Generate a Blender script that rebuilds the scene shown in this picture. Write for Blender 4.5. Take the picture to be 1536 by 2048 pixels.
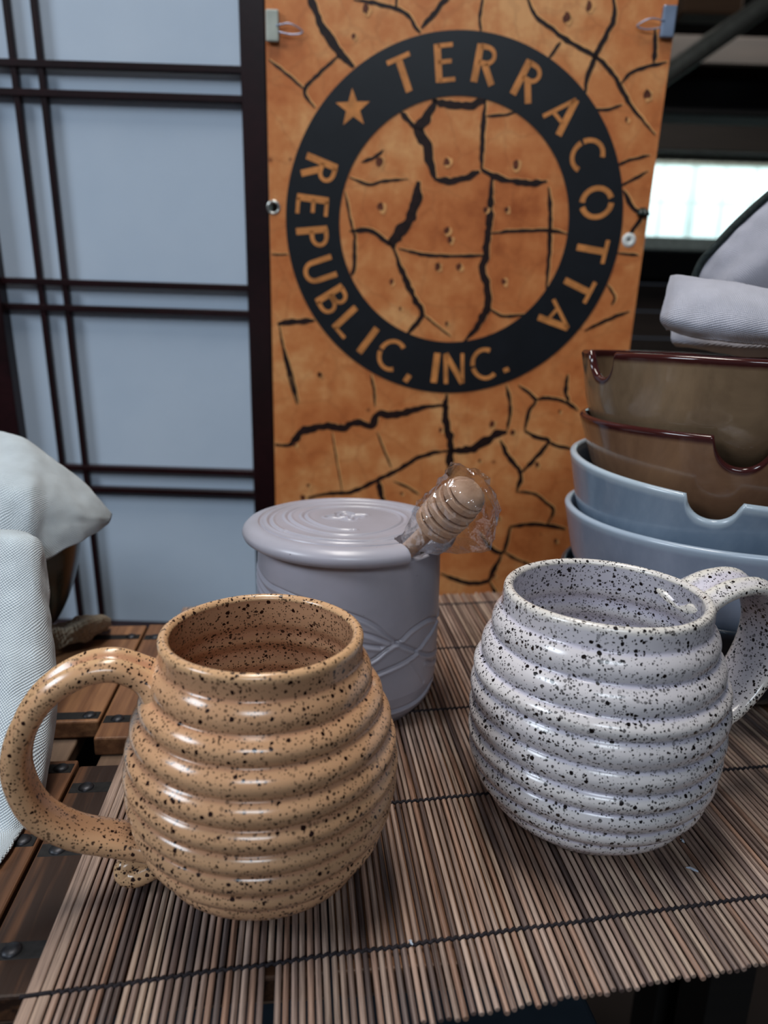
import bpy, bmesh, math, random
import numpy as np
from math import sin, cos, pi, radians, sqrt, atan2, hypot
from mathutils import Vector, Matrix, noise

random.seed(7)
SC = bpy.context.scene
COL = SC.collection
for o in list(bpy.data.objects):
    bpy.data.objects.remove(o)

# ------------------------------------------------------------------ camera
FPX, PITCH, ROLL, EYE = 1450.0, radians(14.5), radians(1.8), 0.235
Fw = Vector((0, cos(PITCH), -sin(PITCH)))
_r0 = Vector((1, 0, 0)); _u0 = Vector((0, sin(PITCH), cos(PITCH)))
Uw = _u0 * cos(ROLL) - _r0 * sin(ROLL)
Rw = _r0 * cos(ROLL) + _u0 * sin(ROLL)
CAM = Vector((0, 0, EYE))
cd = bpy.data.cameras.new('camera'); cam = bpy.data.objects.new('camera', cd); COL.objects.link(cam)
M = Matrix((Rw, Uw, -Fw)).transposed().to_4x4(); M.translation = CAM
cam.matrix_world = M
cd.sensor_fit = 'HORIZONTAL'; cd.sensor_width = 36.0; cd.lens = 36.0 * FPX / 1536.0
cd.clip_start = 0.01; cd.clip_end = 100
cd.dof.use_dof = True; cd.dof.focus_distance = 0.345; cd.dof.aperture_fstop = 10.5
SC.camera = cam

# ------------------------------------------------------------------ world, lights, exposure
W = bpy.data.worlds.new('world'); SC.world = W; W.use_nodes = True
W.node_tree.nodes['Background'].inputs[0].default_value = (0.62, 0.74, 0.95, 1)
W.node_tree.nodes['Background'].inputs[1].default_value = 0.06

def area(name, loc, target, sx, sy, power, col):
    l = bpy.data.lights.new(name, 'AREA'); l.shape = 'RECTANGLE'; l.size = sx; l.size_y = sy
    l.energy = power; l.color = col
    o = bpy.data.objects.new(name, l); COL.objects.link(o); o.location = loc
    o.rotation_euler = (Vector(target) - Vector(loc)).to_track_quat('-Z', 'Y').to_euler()
    return o
area('daylight_window_a', (-2.3, -0.75, 1.75), (0, .3, 0.05), 0.9, 0.7, 30, (0.80, 0.90, 1.0))
area('daylight_window_b', (0.0, -2.2, 1.85), (0, .4, 0.05), 1.0, 0.5, 19, (0.80, 0.90, 1.0))
area('ceiling_lamp_a', (-0.15, 0.45, 2.0), (0, .45, 0), 1.2, 0.3, 22, (1.0, 0.95, 0.88))

area('back_room_fill', (1.6, 3.6, 2.1), (1.6, 5.2, 0.6), 1.2, 0.3, 40, (1.0, 0.95, 0.88))  # added fill light, lifts the back wall and window frame

SC.view_settings.view_transform = 'Standard'; SC.view_settings.look = 'None'
SC.view_settings.gamma = 1.0; SC.view_settings.exposure = 0.38
SC.view_settings.use_curve_mapping = False

# ------------------------------------------------------------------ helpers
def ray(x, y): return Fw + Rw * ((x - 768) / FPX) - Uw * ((y - 1024) / FPX)
def at_depth(x, y, Y): d = ray(x, y); return CAM + d * (Y / d.y)
def at_height(x, y, z): d = ray(x, y); return CAM + d * ((z - EYE) / d.z)

def srgb(r, g, b, a=1):
    f = lambda c: (c / 255 / 12.92) if c / 255 <= .04045 else ((c / 255 + .055) / 1.055) ** 2.4
    return (f(r), f(g), f(b), a)

def tag(o, label=None, cat=None, group=None, kind=None):
    if label: o['label'] = label
    if cat: o['category'] = cat
    if group: o['group'] = group
    if kind: o['kind'] = kind
    return o

def empty(name, loc=(0, 0, 0), rz=0):
    o = bpy.data.objects.new(name, None); COL.objects.link(o); o.location = loc
    o.rotation_euler = (0, 0, rz); o.empty_display_size = .02
    return o

def obj(name, me, mat=None, parent=None, loc=None, rot=None):
    o = bpy.data.objects.new(name, me); COL.objects.link(o)
    if mat and not me.materials: me.materials.append(mat)
    if parent: o.parent = parent
    if loc is not None: o.location = loc
    if rot is not None: o.rotation_euler = rot
    return o

def pydata(name, v, f, smooth=True):
    me = bpy.data.meshes.new(name); me.from_pydata([tuple(p) for p in v], [], f); me.update()
    if smooth:
        me.polygons.foreach_set('use_smooth', [True] * len(me.polygons))
    return me

def box_data(x0, x1, y0, y1, z0, z1, bev=0.0, seg=1):
    bm = bmesh.new()
    bmesh.ops.create_cube(bm, size=1)
    for v in bm.verts:
        v.co = Vector(((x0 + x1) / 2 + v.co.x * (x1 - x0), (y0 + y1) / 2 + v.co.y * (y1 - y0), (z0 + z1) / 2 + v.co.z * (z1 - z0)))
    if bev > 0:
        bmesh.ops.bevel(bm, geom=bm.edges[:], offset=bev, segments=seg, affect='EDGES', profile=.5)
    me = bpy.data.meshes.new('box'); bm.to_mesh(me); bm.free()
    return me

def frame_mesh(me, o, ux, uy, uz):
    """move mesh data from local axes into the frame o + x*ux + y*uy + z*uz"""
    m = Matrix((ux, uy, uz)).transposed().to_4x4(); m.translation = o
    me.transform(m); return me

def catmull(pts, n):
    """resample a polyline of tuples with a Catmull-Rom spline, n samples per span"""
    P = [np.array(p, float) for p in pts]
    P = [2 * P[0] - P[1]] + P + [2 * P[-1] - P[-2]]
    out = []
    for i in range(1, len(P) - 2):
        for k in range(n):
            t = k / n
            a, b, c, d = P[i - 1], P[i], P[i + 1], P[i + 2]
            out.append(.5 * (2 * b + (c - a) * t + (2 * a - 5 * b + 4 * c - d) * t * t + (3 * b - a - 3 * c + d) * t ** 3))
    out.append(P[-2]); return out

def tube(pts, rad, n=8, cap=True):
    """round tube along 3D points; rad number or list"""
    pts = [Vector(p) for p in pts]; N = len(pts); v = []; f = []
    up = Vector((0, 0, 1)); prev = None
    for i, p in enumerate(pts):
        t = (pts[min(i + 1, N - 1)] - pts[max(i - 1, 0)]).normalized()
        if prev is None:
            a = t.cross(up)
            if a.length < 1e-3: a = t.cross(Vector((1, 0, 0)))
            a.normalize()
        else:
            a = (prev - t * prev.dot(t)).normalized()
        prev = a; b = t.cross(a)
        r = rad[i] if hasattr(rad, '__len__') else rad
        for k in range(n):
            th = 2 * pi * k / n
            v.append(p + a * (r * cos(th)) + b * (r * sin(th)))
    for i in range(N - 1):
        for k in range(n):
            f.append((i * n + k, i * n + (k + 1) % n, (i + 1) * n + (k + 1) % n, (i + 1) * n + k))
    if cap:
        f.append(tuple(range(n))[::-1]); f.append(tuple((N - 1) * n + k for k in range(n)))
    return v, f

def lathe(prof, n, disp=None):
    """prof: list of (r,z); r==0 only at the ends. disp(i,theta,r,z)->(r,z)"""
    v = []; f = []; rings = []
    for i, (r, z) in enumerate(prof):
        if r <= 1e-9:
            rings.append([len(v)]); v.append((0, 0, z)); continue
        ring = []
        for k in range(n):
            th = 2 * pi * k / n
            rr, zz = (r, z) if disp is None else disp(i, th, r, z)
            ring.append(len(v)); v.append((rr * cos(th), rr * sin(th), zz))
        rings.append(ring)
    for a, b in zip(rings[:-1], rings[1:]):
        if len(a) == 1 and len(b) == 1: continue
        for k in range(n):
            k2 = (k + 1) % n
            if len(a) == 1: f.append((a[0], b[k2], b[k]))
            elif len(b) == 1: f.append((a[k], a[k2], b[0]))
            else: f.append((a[k], a[k2], b[k2], b[k]))
    return v, f

def recalc(me):
    bm = bmesh.new(); bm.from_mesh(me); bmesh.ops.recalc_face_normals(bm, faces=bm.faces[:]); bm.to_mesh(me); bm.free()

# ------------------------------------------------------------------ material tools
class Mat:
    def __init__(s, name, rough=.5, spec=.5, metal=0.0):
        s.m = bpy.data.materials.new(name); s.m.use_nodes = True
        s.t = s.m.node_tree; s.b = s.t.nodes['Principled BSDF']
        s.b.inputs['Roughness'].default_value = rough
        s.b.inputs['Specular IOR Level'].default_value = spec
        s.b.inputs['Metallic'].default_value = metal
        s._tc = None
    def n(s, typ, **kw):
        nd = s.t.nodes.new(typ)
        for k, v in kw.items():
            if k.startswith('i_'):
                nd.inputs[int(k[2:]) if k[2:].isdigit() else k[2:].replace('_', ' ')].default_value = v
            else: setattr(nd, k, v)
        return nd
    def l(s, a, b): s.t.links.new(a, b)
    def co(s, scale=(1, 1, 1), kind='Object', rot=(0, 0, 0)):
        if s._tc is None: s._tc = s.n('ShaderNodeTexCoord')
        mp = s.n('ShaderNodeMapping'); mp.inputs['Scale'].default_value = scale; mp.inputs['Rotation'].default_value = rot
        s.l(s._tc.outputs[kind], mp.inputs['Vector']); return mp.outputs['Vector']
    def noise(s, vec, scale, detail=3, rough=.55, dist=0):
        nd = s.n('ShaderNodeTexNoise'); s.l(vec, nd.inputs['Vector'])
        nd.inputs['Scale'].default_value = scale; nd.inputs['Detail'].default_value = detail
        nd.inputs['Roughness'].default_value = rough; nd.inputs['Distortion'].default_value = dist
        return nd
    def ramp(s, fac, stops, interp='LINEAR'):
        nd = s.n('ShaderNodeValToRGB'); nd.color_ramp.interpolation = interp
        e = nd.color_ramp.elements
        while len(e) < len(stops): e.new(.5)
        for q, (p, c) in zip(e, stops): q.position = p; q.color = c
        s.l(fac, nd.inputs[0]); return nd.outputs[0]
    def mix(s, fac, a, b, mode='MIX'):
        nd = s.n('ShaderNodeMix', data_type='RGBA', blend_type=mode)
        for src, idx in ((fac, 0), (a, 6), (b, 7)):
            if isinstance(src, (int, float)): nd.inputs[idx].default_value = src
            elif isinstance(src, tuple): nd.inputs[idx].default_value = src
            else: s.l(src, nd.inputs[idx])
        return nd.outputs[2]
    def math(s, op, a, b=None, c=None, clamp=False):
        nd = s.n('ShaderNodeMath', operation=op, use_clamp=clamp)
        for i, x in enumerate((a, b, c)):
            if x is None: continue
            if isinstance(x, (int, float)): nd.inputs[i].default_value = x
            else: s.l(x, nd.inputs[i])
        return nd.outputs[0]
    def color(s, c):
        if isinstance(c, tuple): s.b.inputs['Base Color'].default_value = c
        else: s.l(c, s.b.inputs['Base Color'])
    def bump(s, h, strength=.3, dist=.001):
        nd = s.n('ShaderNodeBump'); nd.inputs['Strength'].default_value = strength; nd.inputs['Distance'].default_value = dist
        s.l(h, nd.inputs['Height']); s.l(nd.outputs[0], s.b.inputs['Normal'])

def m_plain(name, c, rough=.5, spec=.5, metal=0, var=.12, scale=40):
    m = Mat(name, rough, spec, metal); v = m.co()
    nz = m.noise(v, scale, 4)
    d = tuple(x * (1 - var * 2) for x in c[:3]) + (1,); b = tuple(min(1, x * (1 + var)) for x in c[:3]) + (1,)
    m.color(m.ramp(nz.outputs[0], [(.3, d), (.7, b)])); return m.m

def m_speckle(name, base_lo, base_hi, crest, speck, amount=1.0, rough=.2):
    m = Mat(name, rough, .55)
    v = m.co()
    wob = m.noise(v, 700, 2)
    add = m.n('ShaderNodeVectorMath', operation='MULTIPLY_ADD'); m.l(wob.outputs['Color'], add.inputs[0])
    add.inputs[1].default_value = (.0011,) * 3; m.l(v, add.inputs[2])
    vv = add.outputs[0]
    def layer(scale, size, cut):
        vo = m.n('ShaderNodeTexVoronoi'); m.l(vv, vo.inputs['Vector']); vo.inputs['Scale'].default_value = scale
        sep = m.n('ShaderNodeSeparateColor'); m.l(vo.outputs['Color'], sep.inputs[0])
        th = m.math('MULTIPLY_ADD', sep.outputs[0], size, -size * cut)
        dd = m.math('SUBTRACT', th, vo.outputs['Distance'])
        return m.math('MULTIPLY', dd, 26, clamp=True)
    dens = m.noise(v, 38, 3)
    boost = m.math('MULTIPLY_ADD', dens.outputs[0], 3.0, -.75, clamp=True)
    a = layer(350, .62 * amount, .40); b = layer(600, .80 * amount, .36); c = layer(980, .78 * amount, .36)
    b = m.math('MULTIPLY', b, boost); c = m.math('MULTIPLY', c, .92)
    fac = m.math('MAXIMUM', m.math('MAXIMUM', a, b), c)
    nz = m.noise(v, 26, 3)
    base = m.mix(nz.outputs[0], base_lo, base_hi)
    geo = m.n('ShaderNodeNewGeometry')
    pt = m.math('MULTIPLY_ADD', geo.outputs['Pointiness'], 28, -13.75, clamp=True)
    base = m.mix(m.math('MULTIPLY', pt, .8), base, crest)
    m.color(m.mix(fac, base, speck))
    fine = m.noise(v, 180, 2)
    rr = m.math('MULTIPLY_ADD', fine.outputs[0], .14, rough - .08)
    m.l(rr, m.b.inputs['Roughness'])
    m.bump(m.noise(v, 60, 2).outputs[0], .10, .002)
    return m.m

def m_glaze(name, lo, hi, rimc, rough=.14, streak=1.0, darkspots=False):
    m = Mat(name, rough, .55)
    nz = m.noise(m.co((1, 1, .6)), 24, 5, .65, .5)
    fine = m.noise(m.co((1, 1, .45)), 150, 4)
    k = m.math('MULTIPLY_ADD', fine.outputs[0], .30 * streak, nz.outputs[0])
    base = m.ramp(k, [(.35, lo), (.85, hi)])
    at = m.n('ShaderNodeAttribute', attribute_name='rim')
    e = m.math('ADD', at.outputs['Fac'], m.math('MULTIPLY_ADD', fine.outputs[0], .3, -.15))
    rf = m.math('SMOOTH_MIN', m.math('MULTIPLY', e, 1.6, clamp=True), 1.0, .1)
    m.color(m.mix(rf, base, rimc)); return m.m

def m_wood(name, cols, axis='Y', scale=14, rough=.6, perobj=.5, grain=300, bump=.3, offset_obj=True, stops=(.22, .5, .8)):
    """cols: dark, mid, light. Grain runs along the axis of the object's own coordinates."""
    m = Mat(name, rough, .35)
    st = {'X': (.06, 1, 1), 'Y': (1, .06, 1), 'Z': (1, 1, .06)}[axis]
    oi = m.n('ShaderNodeObjectInfo')
    v = m.co(st)
    if offset_obj:
        ad = m.n('ShaderNodeVectorMath', operation='ADD'); m.l(v, ad.inputs[0])
        cb = m.n('ShaderNodeCombineXYZ'); sc = m.math('MULTIPLY', oi.outputs['Random'], 7.0)
        m.l(sc, cb.inputs[0]); m.l(sc, cb.inputs[1]); m.l(sc, cb.inputs[2]); m.l(cb.outputs[0], ad.inputs[1]); v = ad.outputs[0]
    a = m.noise(v, scale, 5, .6, .6); b = m.noise(v, grain, 3, .6)
    k = m.math('ADD', m.math('MULTIPLY', a.outputs[0], .65), m.math('MULTIPLY', b.outputs[0], .35))
    k = m.math('ADD', k, m.math('MULTIPLY_ADD', oi.outputs['Random'], perobj, -perobj / 2))
    m.color(m.ramp(k, [(stops[0], cols[0]), (stops[1], cols[1]), (stops[2], cols[2])]))
    m.bump(b.outputs[0], bump, .0006)
    return m.m

def m_cloth(name, c, weave=1500, rough=.9, rot=.5):
    m = Mat(name, rough, .15)
    v = m.co((1, 1, 1), kind='UV', rot=(0, 0, rot))
    w1 = m.n('ShaderNodeTexWave', wave_type='BANDS', bands_direction='X'); m.l(v, w1.inputs['Vector']); w1.inputs['Scale'].default_value = weave / 6.0; w1.inputs['Distortion'].default_value = 1.5
    w2 = m.n('ShaderNodeTexWave', wave_type='BANDS', bands_direction='Y'); m.l(v, w2.inputs['Vector']); w2.inputs['Scale'].default_value = weave / 6.0; w2.inputs['Distortion'].default_value = 1.5
    h = m.math('ADD', w1.outputs[1], w2.outputs[1])
    nz = m.noise(m.co(), 60, 3)
    d = tuple(x * .86 for x in c[:3]) + (1,)
    col = m.ramp(nz.outputs[0], [(.3, d), (.7, c)])
    d2 = m.math('MULTIPLY_ADD', h, .10, .80)
    cc = m.n('ShaderNodeCombineColor')
    for i in range(3): m.l(d2, cc.inputs[i])
    m.color(m.mix(1.0, col, cc.outputs[0], 'MULTIPLY'))
    m.b.inputs['Sheen Weight'].default_value = .2
    m.bump(h, .8, .0005); return m.m

def m_emit(name, c, s):
    m = Mat(name); m.b.inputs['Emission Color'].default_value = c; m.b.inputs['Emission Strength'].default_value = s
    nz = m.noise(m.co(), 3, 2); m.color(m.ramp(nz.outputs[0], [(.3, (.6, .7, .7, 1)), (.7, (.7, .8, .8, 1))])); return m.m

# ================================================================== SETTING
FLOOR = -0.75
m_floor = m_plain('concrete_floor', srgb(34, 26, 23), .8, .3, var=.2, scale=6)
m_darkwall = m_wood('dark_wall_boards', (srgb(22, 18, 17), srgb(44, 36, 33), srgb(66, 56, 52)), 'X', 3, .85, .25, 40)
m_beam = m_wood('old_beam', (srgb(12, 10, 9), srgb(24, 20, 18), srgb(40, 34, 30)), 'X', 4, .85, .2, 50)
m_beam_brown = m_wood('brown_beam', (srgb(52, 36, 26), srgb(84, 60, 42), srgb(104, 78, 56)), 'X', 4, .8, .1, 50)
m_blackwall = m_plain('blackened_boards', srgb(14, 14, 16), .9, .2)
m_galv = m_plain('galvanised_pole', srgb(96, 96, 90), .55, .5, .4)
m_winframe = m_plain('window_paint', srgb(196, 206, 196), .6, .4)
m_pane = m_emit('daylit_pane', (.76, .97, .99, 1), .62)
_t = m_pane.node_tree; _mx = _t.nodes.new('ShaderNodeMixShader'); _tr = _t.nodes.new('ShaderNodeBsdfTransparent'); _mx.inputs[0].default_value = .40
_t.links.new(_tr.outputs[0], _mx.inputs[1]); _t.links.new(_t.nodes['Principled BSDF'].outputs[0], _mx.inputs[2]); _t.links.new(_mx.outputs[0], _t.nodes['Material Output'].inputs[0])
m_glow = m_emit('bright_sky_glass', (.8, .97, 1, 1), .95)

fl = tag(obj('floor', box_data(-3.2, 3.6, -2.6, 5.8, FLOOR - .1, FLOOR), m_floor), kind='structure')
WY = 5.5
wl, wr = at_depth(1150, 405, WY).x, at_depth(1660, 405, WY).x
wt, wb = at_depth(1400, 306, WY).z, at_depth(1400, 503, WY).z
# back wall around the window opening
wall = empty('wall_back', (0, WY, 0)); tag(wall, kind='structure')
ztop = 2.15
z = FLOOR; k = 0
while z < ztop - .01:
    z2 = min(z + .19, ztop)
    spans = [(-3.2, 3.6)]
    if z2 > wb and z < wt: spans = [(-3.2, wl), (wr, 3.6)]
    for a, b in spans:
        lo, hi = z, z2
        obj('plank', box_data(a, b, -.012 - .004 * (k % 2), .04, lo, hi - .006, .004), m_darkwall, wall)
    z = z2; k += 1
win = empty('window_1', ((wl + wr) / 2, WY, (wt + wb) / 2)); tag(win, kind='structure')
hw, hh = (wr - wl) / 2, (wt - wb) / 2
ft = .085
for nm, b in (('top_rail', (-hw, hw, hh - ft, hh)), ('bottom_rail', (-hw, hw, -hh, -hh + ft)),
              ('stile', (-hw, -hw + .06, -hh, hh)), ('stile', (hw - .06, hw, -hh, hh))):
    obj(nm, box_data(b[0], b[1], -.06, .02, b[2], b[3], .005), m_winframe, win)
mx = at_depth(1382, 405, WY).x - (wl + wr) / 2
for x, w in ((mx, .05), (mx + .43, .014), (mx + .215, .012), (mx + .645, .05), (mx - .215, .012), (mx - .43, .05)):
    if abs(x) < hw: obj('mullion', box_data(x - w / 2, x + w / 2, -.02, .01, -hh + ft, hh - ft), m_winframe, win)
obj('muntin', box_data(-hw, hw, -.02, .01, -.008, .004), m_winframe, win)
xs = sorted([-hw + .06, mx - .43, mx - .215, mx, mx + .215, mx + .43, mx + .645, hw - .06])
for x0, x1 in zip(xs[:-1], xs[1:]):
    if x1 - x0 < .02: continue
    for zz0, zz1 in ((-hh + ft, 0), (0, hh - ft)):
        obj('pane', box_data(x0, x1, -.03, -.026, zz0, zz1), m_pane, win)
obj('outer_glass', box_data(-hw, hw, .012, .018, -hh, hh), m_glow, win)

tag(obj('wall_left', box_data(-3.3, -3.2, -2.6, 5.8, FLOOR, 2.2), m_darkwall), kind='structure')
tag(obj('wall_right', box_data(3.6, 3.7, -2.6, 5.8, FLOOR, 2.2), m_darkwall), kind='structure')
cl = tag(obj('ceiling', box_data(-3.3, 3.7, -2.6, 5.8, 2.15, 2.25), m_blackwall), kind='structure')
# beams that cross in front of the back wall
def beam(name, y_px0, y_px1, Y, th, mat, x0=-3.2, x1=3.6):
    z0, z1 = at_depth(1430, y_px1, Y).z, at_depth(1430, y_px0, Y).z
    return tag(obj(name, box_data(x0, x1, Y, Y + th, z0, z1, .01), mat), kind='structure')
beam('trim_1', 503, 562, 5.36, .1, m_blackwall)
beam('trim_2', 232, 303, 5.32, .13, m_beam)
beam('trim_3', 132, 230, 4.3, .2, m_blackwall)
beam('trim_4', 70, 130, 4.1, .2, m_beam)
bb = at_depth(1367, 12, 3.3)
tag(obj('trim_5', box_data(bb.x, bb.x + .24, 3.3, 3.42, at_depth(1420, 26, 3.3).z, 1.95, .01), m_beam_brown), kind='structure')
# slanting pole
p0, p1 = at_depth(1290, 178, 3.0), at_depth(1700, -108, 3.0)
v, f = tube([p0 - (p1 - p0) * .2, p0, p1, p1 + (p1 - p0) * .25], .036, 16)
tag(obj('trim_6', pydata('pole', v, f), m_galv), kind='structure')

# ================================================================== FOLDING SCREEN
SV = Vector((0, -.0846, .9964)); SU = Vector((1, 0, 0)); SN = SU.cross(SV)   # SN points to the camera
S0 = Vector((0, .86, .235))
m_mahog = m_wood('mahogany_lacquer', (srgb(16, 6, 8), srgb(30, 11, 14), srgb(46, 18, 22)), 'Y', 8, .35, .1, 120, .1)
m_paper = Mat('screen_paper', .85, .2)
_nz = m_paper.noise(m_paper.co((1, .35, 1)), 5, 4); _f = m_paper.noise(m_paper.co((1, 1, 1)), 380, 2)
m_paper.color(m_paper.mix(m_paper.math('MULTIPLY', _f.outputs[0], .25), m_paper.ramp(_nz.outputs[0], [(.3, srgb(184, 201, 220)), (.7, srgb(198, 212, 228))]), srgb(190, 196, 206)))
m_paper.bump(_nz.outputs[0], .15, .01)
m_paper = m_paper.m

zb = (FLOOR - .235) / .9964
scr = empty('folding_screen', S0 + SV * zb)
tag(scr, 'tall paper folding screen with dark mahogany frame and paired thin lattice bars', 'screen')
def on_plane(name, x0, x1, y0, y1, d0, d1, mat, parent, bev=.001, origin=S0):
    me = frame_mesh(box_data(x0, x1, y0, y1, d0, d1, bev), origin - parent.location, SU, SV, SN)
    return obj(name, me, mat, parent)
on_plane('stile', -.1605, -.1345, zb, .46, -.012, .012, m_mahog, scr)
on_plane('stile', -.468, -.4395, zb, .46, -.012, .012, m_mahog, scr)
on_plane('rail', -.4395, -.1605, .43, .46, -.01, .01, m_mahog, scr)
on_plane('rail', -.4395, -.1605, -.425, -.3955, -.01, .01, m_mahog, scr)
on_plane('rail', -.4395, -.1605, zb + .08, zb + .11, -.01, .01, m_mahog, scr)
on_plane('lower_panel', -.4395, -.1605, zb + .11, -.425, -.004, .0, m_mahog, scr)
on_plane('paper', -.4395, -.1605, -.3955, .43, -.0075, -.006, m_paper, scr, 0)
for s in (-.3972, -.369):
    on_plane('lattice_bar', s - .0034, s + .0034, -.3955, .43, -.003, .003, m_mahog, scr, .0006)
for t in (.2505, .2238, .0352, .0072, -.1822, -.2095):
    on_plane('lattice_bar', -.4395, -.1605, t - .0036, t + .0034, -.0045, .0045, m_mahog, scr, .0006)
# the next leaf of the screen, folded back
B0 = S0 + SU * -.486 - SN * .006
scr2 = empty('folding_screen', B0 + SV * zb)
tag(scr2, 'dark mahogany screen leaf folded back beside the paper panel', 'screen')
bu = Vector((-.42, .907, 0)).normalized()
for nm, a, b in (('stile', 0, .028), ('stile', .30, .328)):
    me = frame_mesh(box_data(a, b, zb, .46, -.012, .012, .001), B0 - scr2.location, bu, SV, bu.cross(SV)); obj(nm, me, m_mahog, scr2)
for a, b in ((.43, .46), (-.425, -.3955)):
    me = frame_mesh(box_data(.028, .30, a, b, -.01, .01, .001), B0 - scr2.location, bu, SV, bu.cross(SV)); obj('rail', me, m_mahog, scr2)
me = frame_mesh(box_data(.028, .30, -.3955, .43, -.001, .001), B0 - scr2.location, bu, SV, bu.cross(SV)); obj('paper', me, m_paper, scr2)
me = frame_mesh(box_data(.028, .30, zb + .1, -.425, -.002, .002), B0 - scr2.location, bu, SV, bu.cross(SV)); obj('lower_panel', me, m_mahog, scr2)

# ================================================================== BANNER
BO = S0 + SN * .014                                     # banner face plane
def bpl(x, y):
    """photo position of a printed mark -> banner sheet coordinates in metres"""
    d = ray(x, y); t = ((BO - CAM).dot(SN)) / d.dot(SN); P = CAM + d * t - BO
    return P.x, P.dot(SV)
ban = empty('banner', BO + SV * -.50)
tag(ban, 'hanging banner printed with cracked orange clay and a black lettered ring', 'banner')
def b_local(x, y, d=0.0): return BO + SU * x + SV * y + SN * d - ban.location

mb = Mat('cracked_clay_print', .45, .3)
_v = mb.co((1, 1, 1))
_a = mb.noise(_v, 7, 4, .6); _b = mb.noise(_v, 38, 5, .65); _s = mb.noise(mb.co((3, 1, .35)), 60, 3)
_k = mb.math('ADD', mb.math('MULTIPLY', _a.outputs[0], .6), mb.math('MULTIPLY', _b.outputs[0], .4))
_c = mb.ramp(_k, [(.34, srgb(168, 88, 44)), (.45, srgb(206, 122, 68)), (.53, srgb(220, 142, 84)), (.64, srgb(242, 180, 118))])
_c = mb.mix(mb.math('MULTIPLY', _s.outputs[0], .3), _c, srgb(176, 92, 44))
_vo = mb.n('ShaderNodeTexVoronoi', feature='DISTANCE_TO_EDGE'); _w = mb.n('ShaderNodeVectorMath', operation='MULTIPLY_ADD')
mb.l(mb.noise(_v, 22, 3).outputs['Color'], _w.inputs[0]); _w.inputs[1].default_value = (.03, .03, .03); mb.l(_v, _w.inputs[2])
mb.l(_w.outputs[0], _vo.inputs['Vector']); _vo.inputs['Scale'].default_value = 17
_e = mb.math('LESS_THAN', _vo.outputs['Distance'], .022)
_c = mb.mix(mb.math('MULTIPLY', _e, .10), _c, srgb(110, 52, 28))
_p = mb.n('ShaderNodeTexVoronoi'); mb.l(_v, _p.inputs['Vector']); _p.inputs['Scale'].default_value = 46
_sp = mb.n('ShaderNodeSeparateColor'); mb.l(_p.outputs['Color'], _sp.inputs[0])
_pd = mb.math('SUBTRACT', mb.math('MULTIPLY_ADD', _sp.outputs[0], .5, -.33), _p.outputs['Distance'])
_c = mb.mix(mb.math('MULTIPLY', _pd, 8, clamp=True), _c, srgb(120, 60, 32))
mb.color(_c); m_banner = mb.m
m_crack = m_plain('crack_print', srgb(38, 20, 18), .5, .3, var=.3, scale=200)
m_pit = m_plain('pit_print', srgb(104, 54, 34), .5, .3, var=.3, scale=200)
m_cracklite = m_plain('crack_edge_print', srgb(236, 172, 108), .5, .3)
m_ring = m_plain('black_ring_print', srgb(20, 24, 30), .42, .4, var=.1)
m_letter = m_plain('letter_print', srgb(214, 140, 78), .45, .3, var=.15, scale=60)
m_grom = m_plain('grommet_metal', srgb(190, 190, 185), .3, .5, .9)
m_clipw = m_plain('white_plastic', srgb(176, 182, 172), .4)
m_clipm = m_plain('steel_clip', srgb(150, 165, 190), .35, .5, .7)

# sheet with two real grommet holes
g1, g2 = bpl(547, 415), bpl(1258, 480)
bm = bmesh.new()
bx0, bx1, by0, by1 = -.1335, .2735, -.50, .40
nx, ny = 24, 50
bmesh.ops.create_grid(bm, x_segments=nx, y_segments=ny, size=.5)
for q in bm.verts:
    q.co = Vector((bx0 + (q.co.x + .5) * (bx1 - bx0), by0 + (q.co.y + .5) * (by1 - by0), 0))
sheet_me = bpl and bpy.data.meshes.new('sheet'); bm.to_mesh(sheet_me); bm.free()
def boolean_cut(me, cutters, op='DIFFERENCE'):
    o = bpy.data.objects.new('tmp', me); COL.objects.link(o); cs = []
    for cme in cutters:
        c = bpy.data.objects.new('tmpc', cme); COL.objects.link(c); cs.append(c)
        md = o.modifiers.new('b', 'BOOLEAN'); md.operation = op; md.object = c; md.solver = 'EXACT'
    dg = bpy.context.evaluated_depsgraph_get(); dg.update()
    out = bpy.data.meshes.new_from_object(o.evaluated_get(dg))
    for c in cs: bpy.data.objects.remove(c)
    bpy.data.objects.remove(o)
    return out
box = box_data(bx0, bx1, by0, by1, -.0009, 0)
cuts = []
for gx, gy in (g1, g2):
    v, f = tube([(gx, gy, -.01), (gx, gy, .01)], .0048, 24); cme = pydata('c', v, f, False); recalc(cme); cuts.append(cme)
sheet = boolean_cut(box, cuts)
frame_mesh(sheet, b_local(0, 0), SU, SV, SN)
obj('sheet', sheet, m_banner, ban)
m_gromw = m_plain('white_grommet', srgb(238, 240, 236), .3, .5, 0, .03)  # plain bright white for the right grommet, drawn with a narrower hole
for gx, gy, gm in ((g1[0], g1[1], m_grom), (g2[0], g2[1], m_gromw)):
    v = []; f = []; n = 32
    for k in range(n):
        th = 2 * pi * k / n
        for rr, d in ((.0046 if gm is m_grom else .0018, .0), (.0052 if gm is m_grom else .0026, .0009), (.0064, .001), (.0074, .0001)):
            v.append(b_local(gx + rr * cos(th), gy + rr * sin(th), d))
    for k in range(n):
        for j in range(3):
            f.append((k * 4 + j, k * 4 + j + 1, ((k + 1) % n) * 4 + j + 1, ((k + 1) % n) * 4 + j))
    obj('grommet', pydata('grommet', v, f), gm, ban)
# rods that the banner hangs from
me = frame_mesh(box_data(bx0 - .01, bx1 + .01, .40, .42, -.001, .012, .003), b_local(0, 0), SU, SV, SN); obj('top_rail', me, m_clipw, ban)

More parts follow.
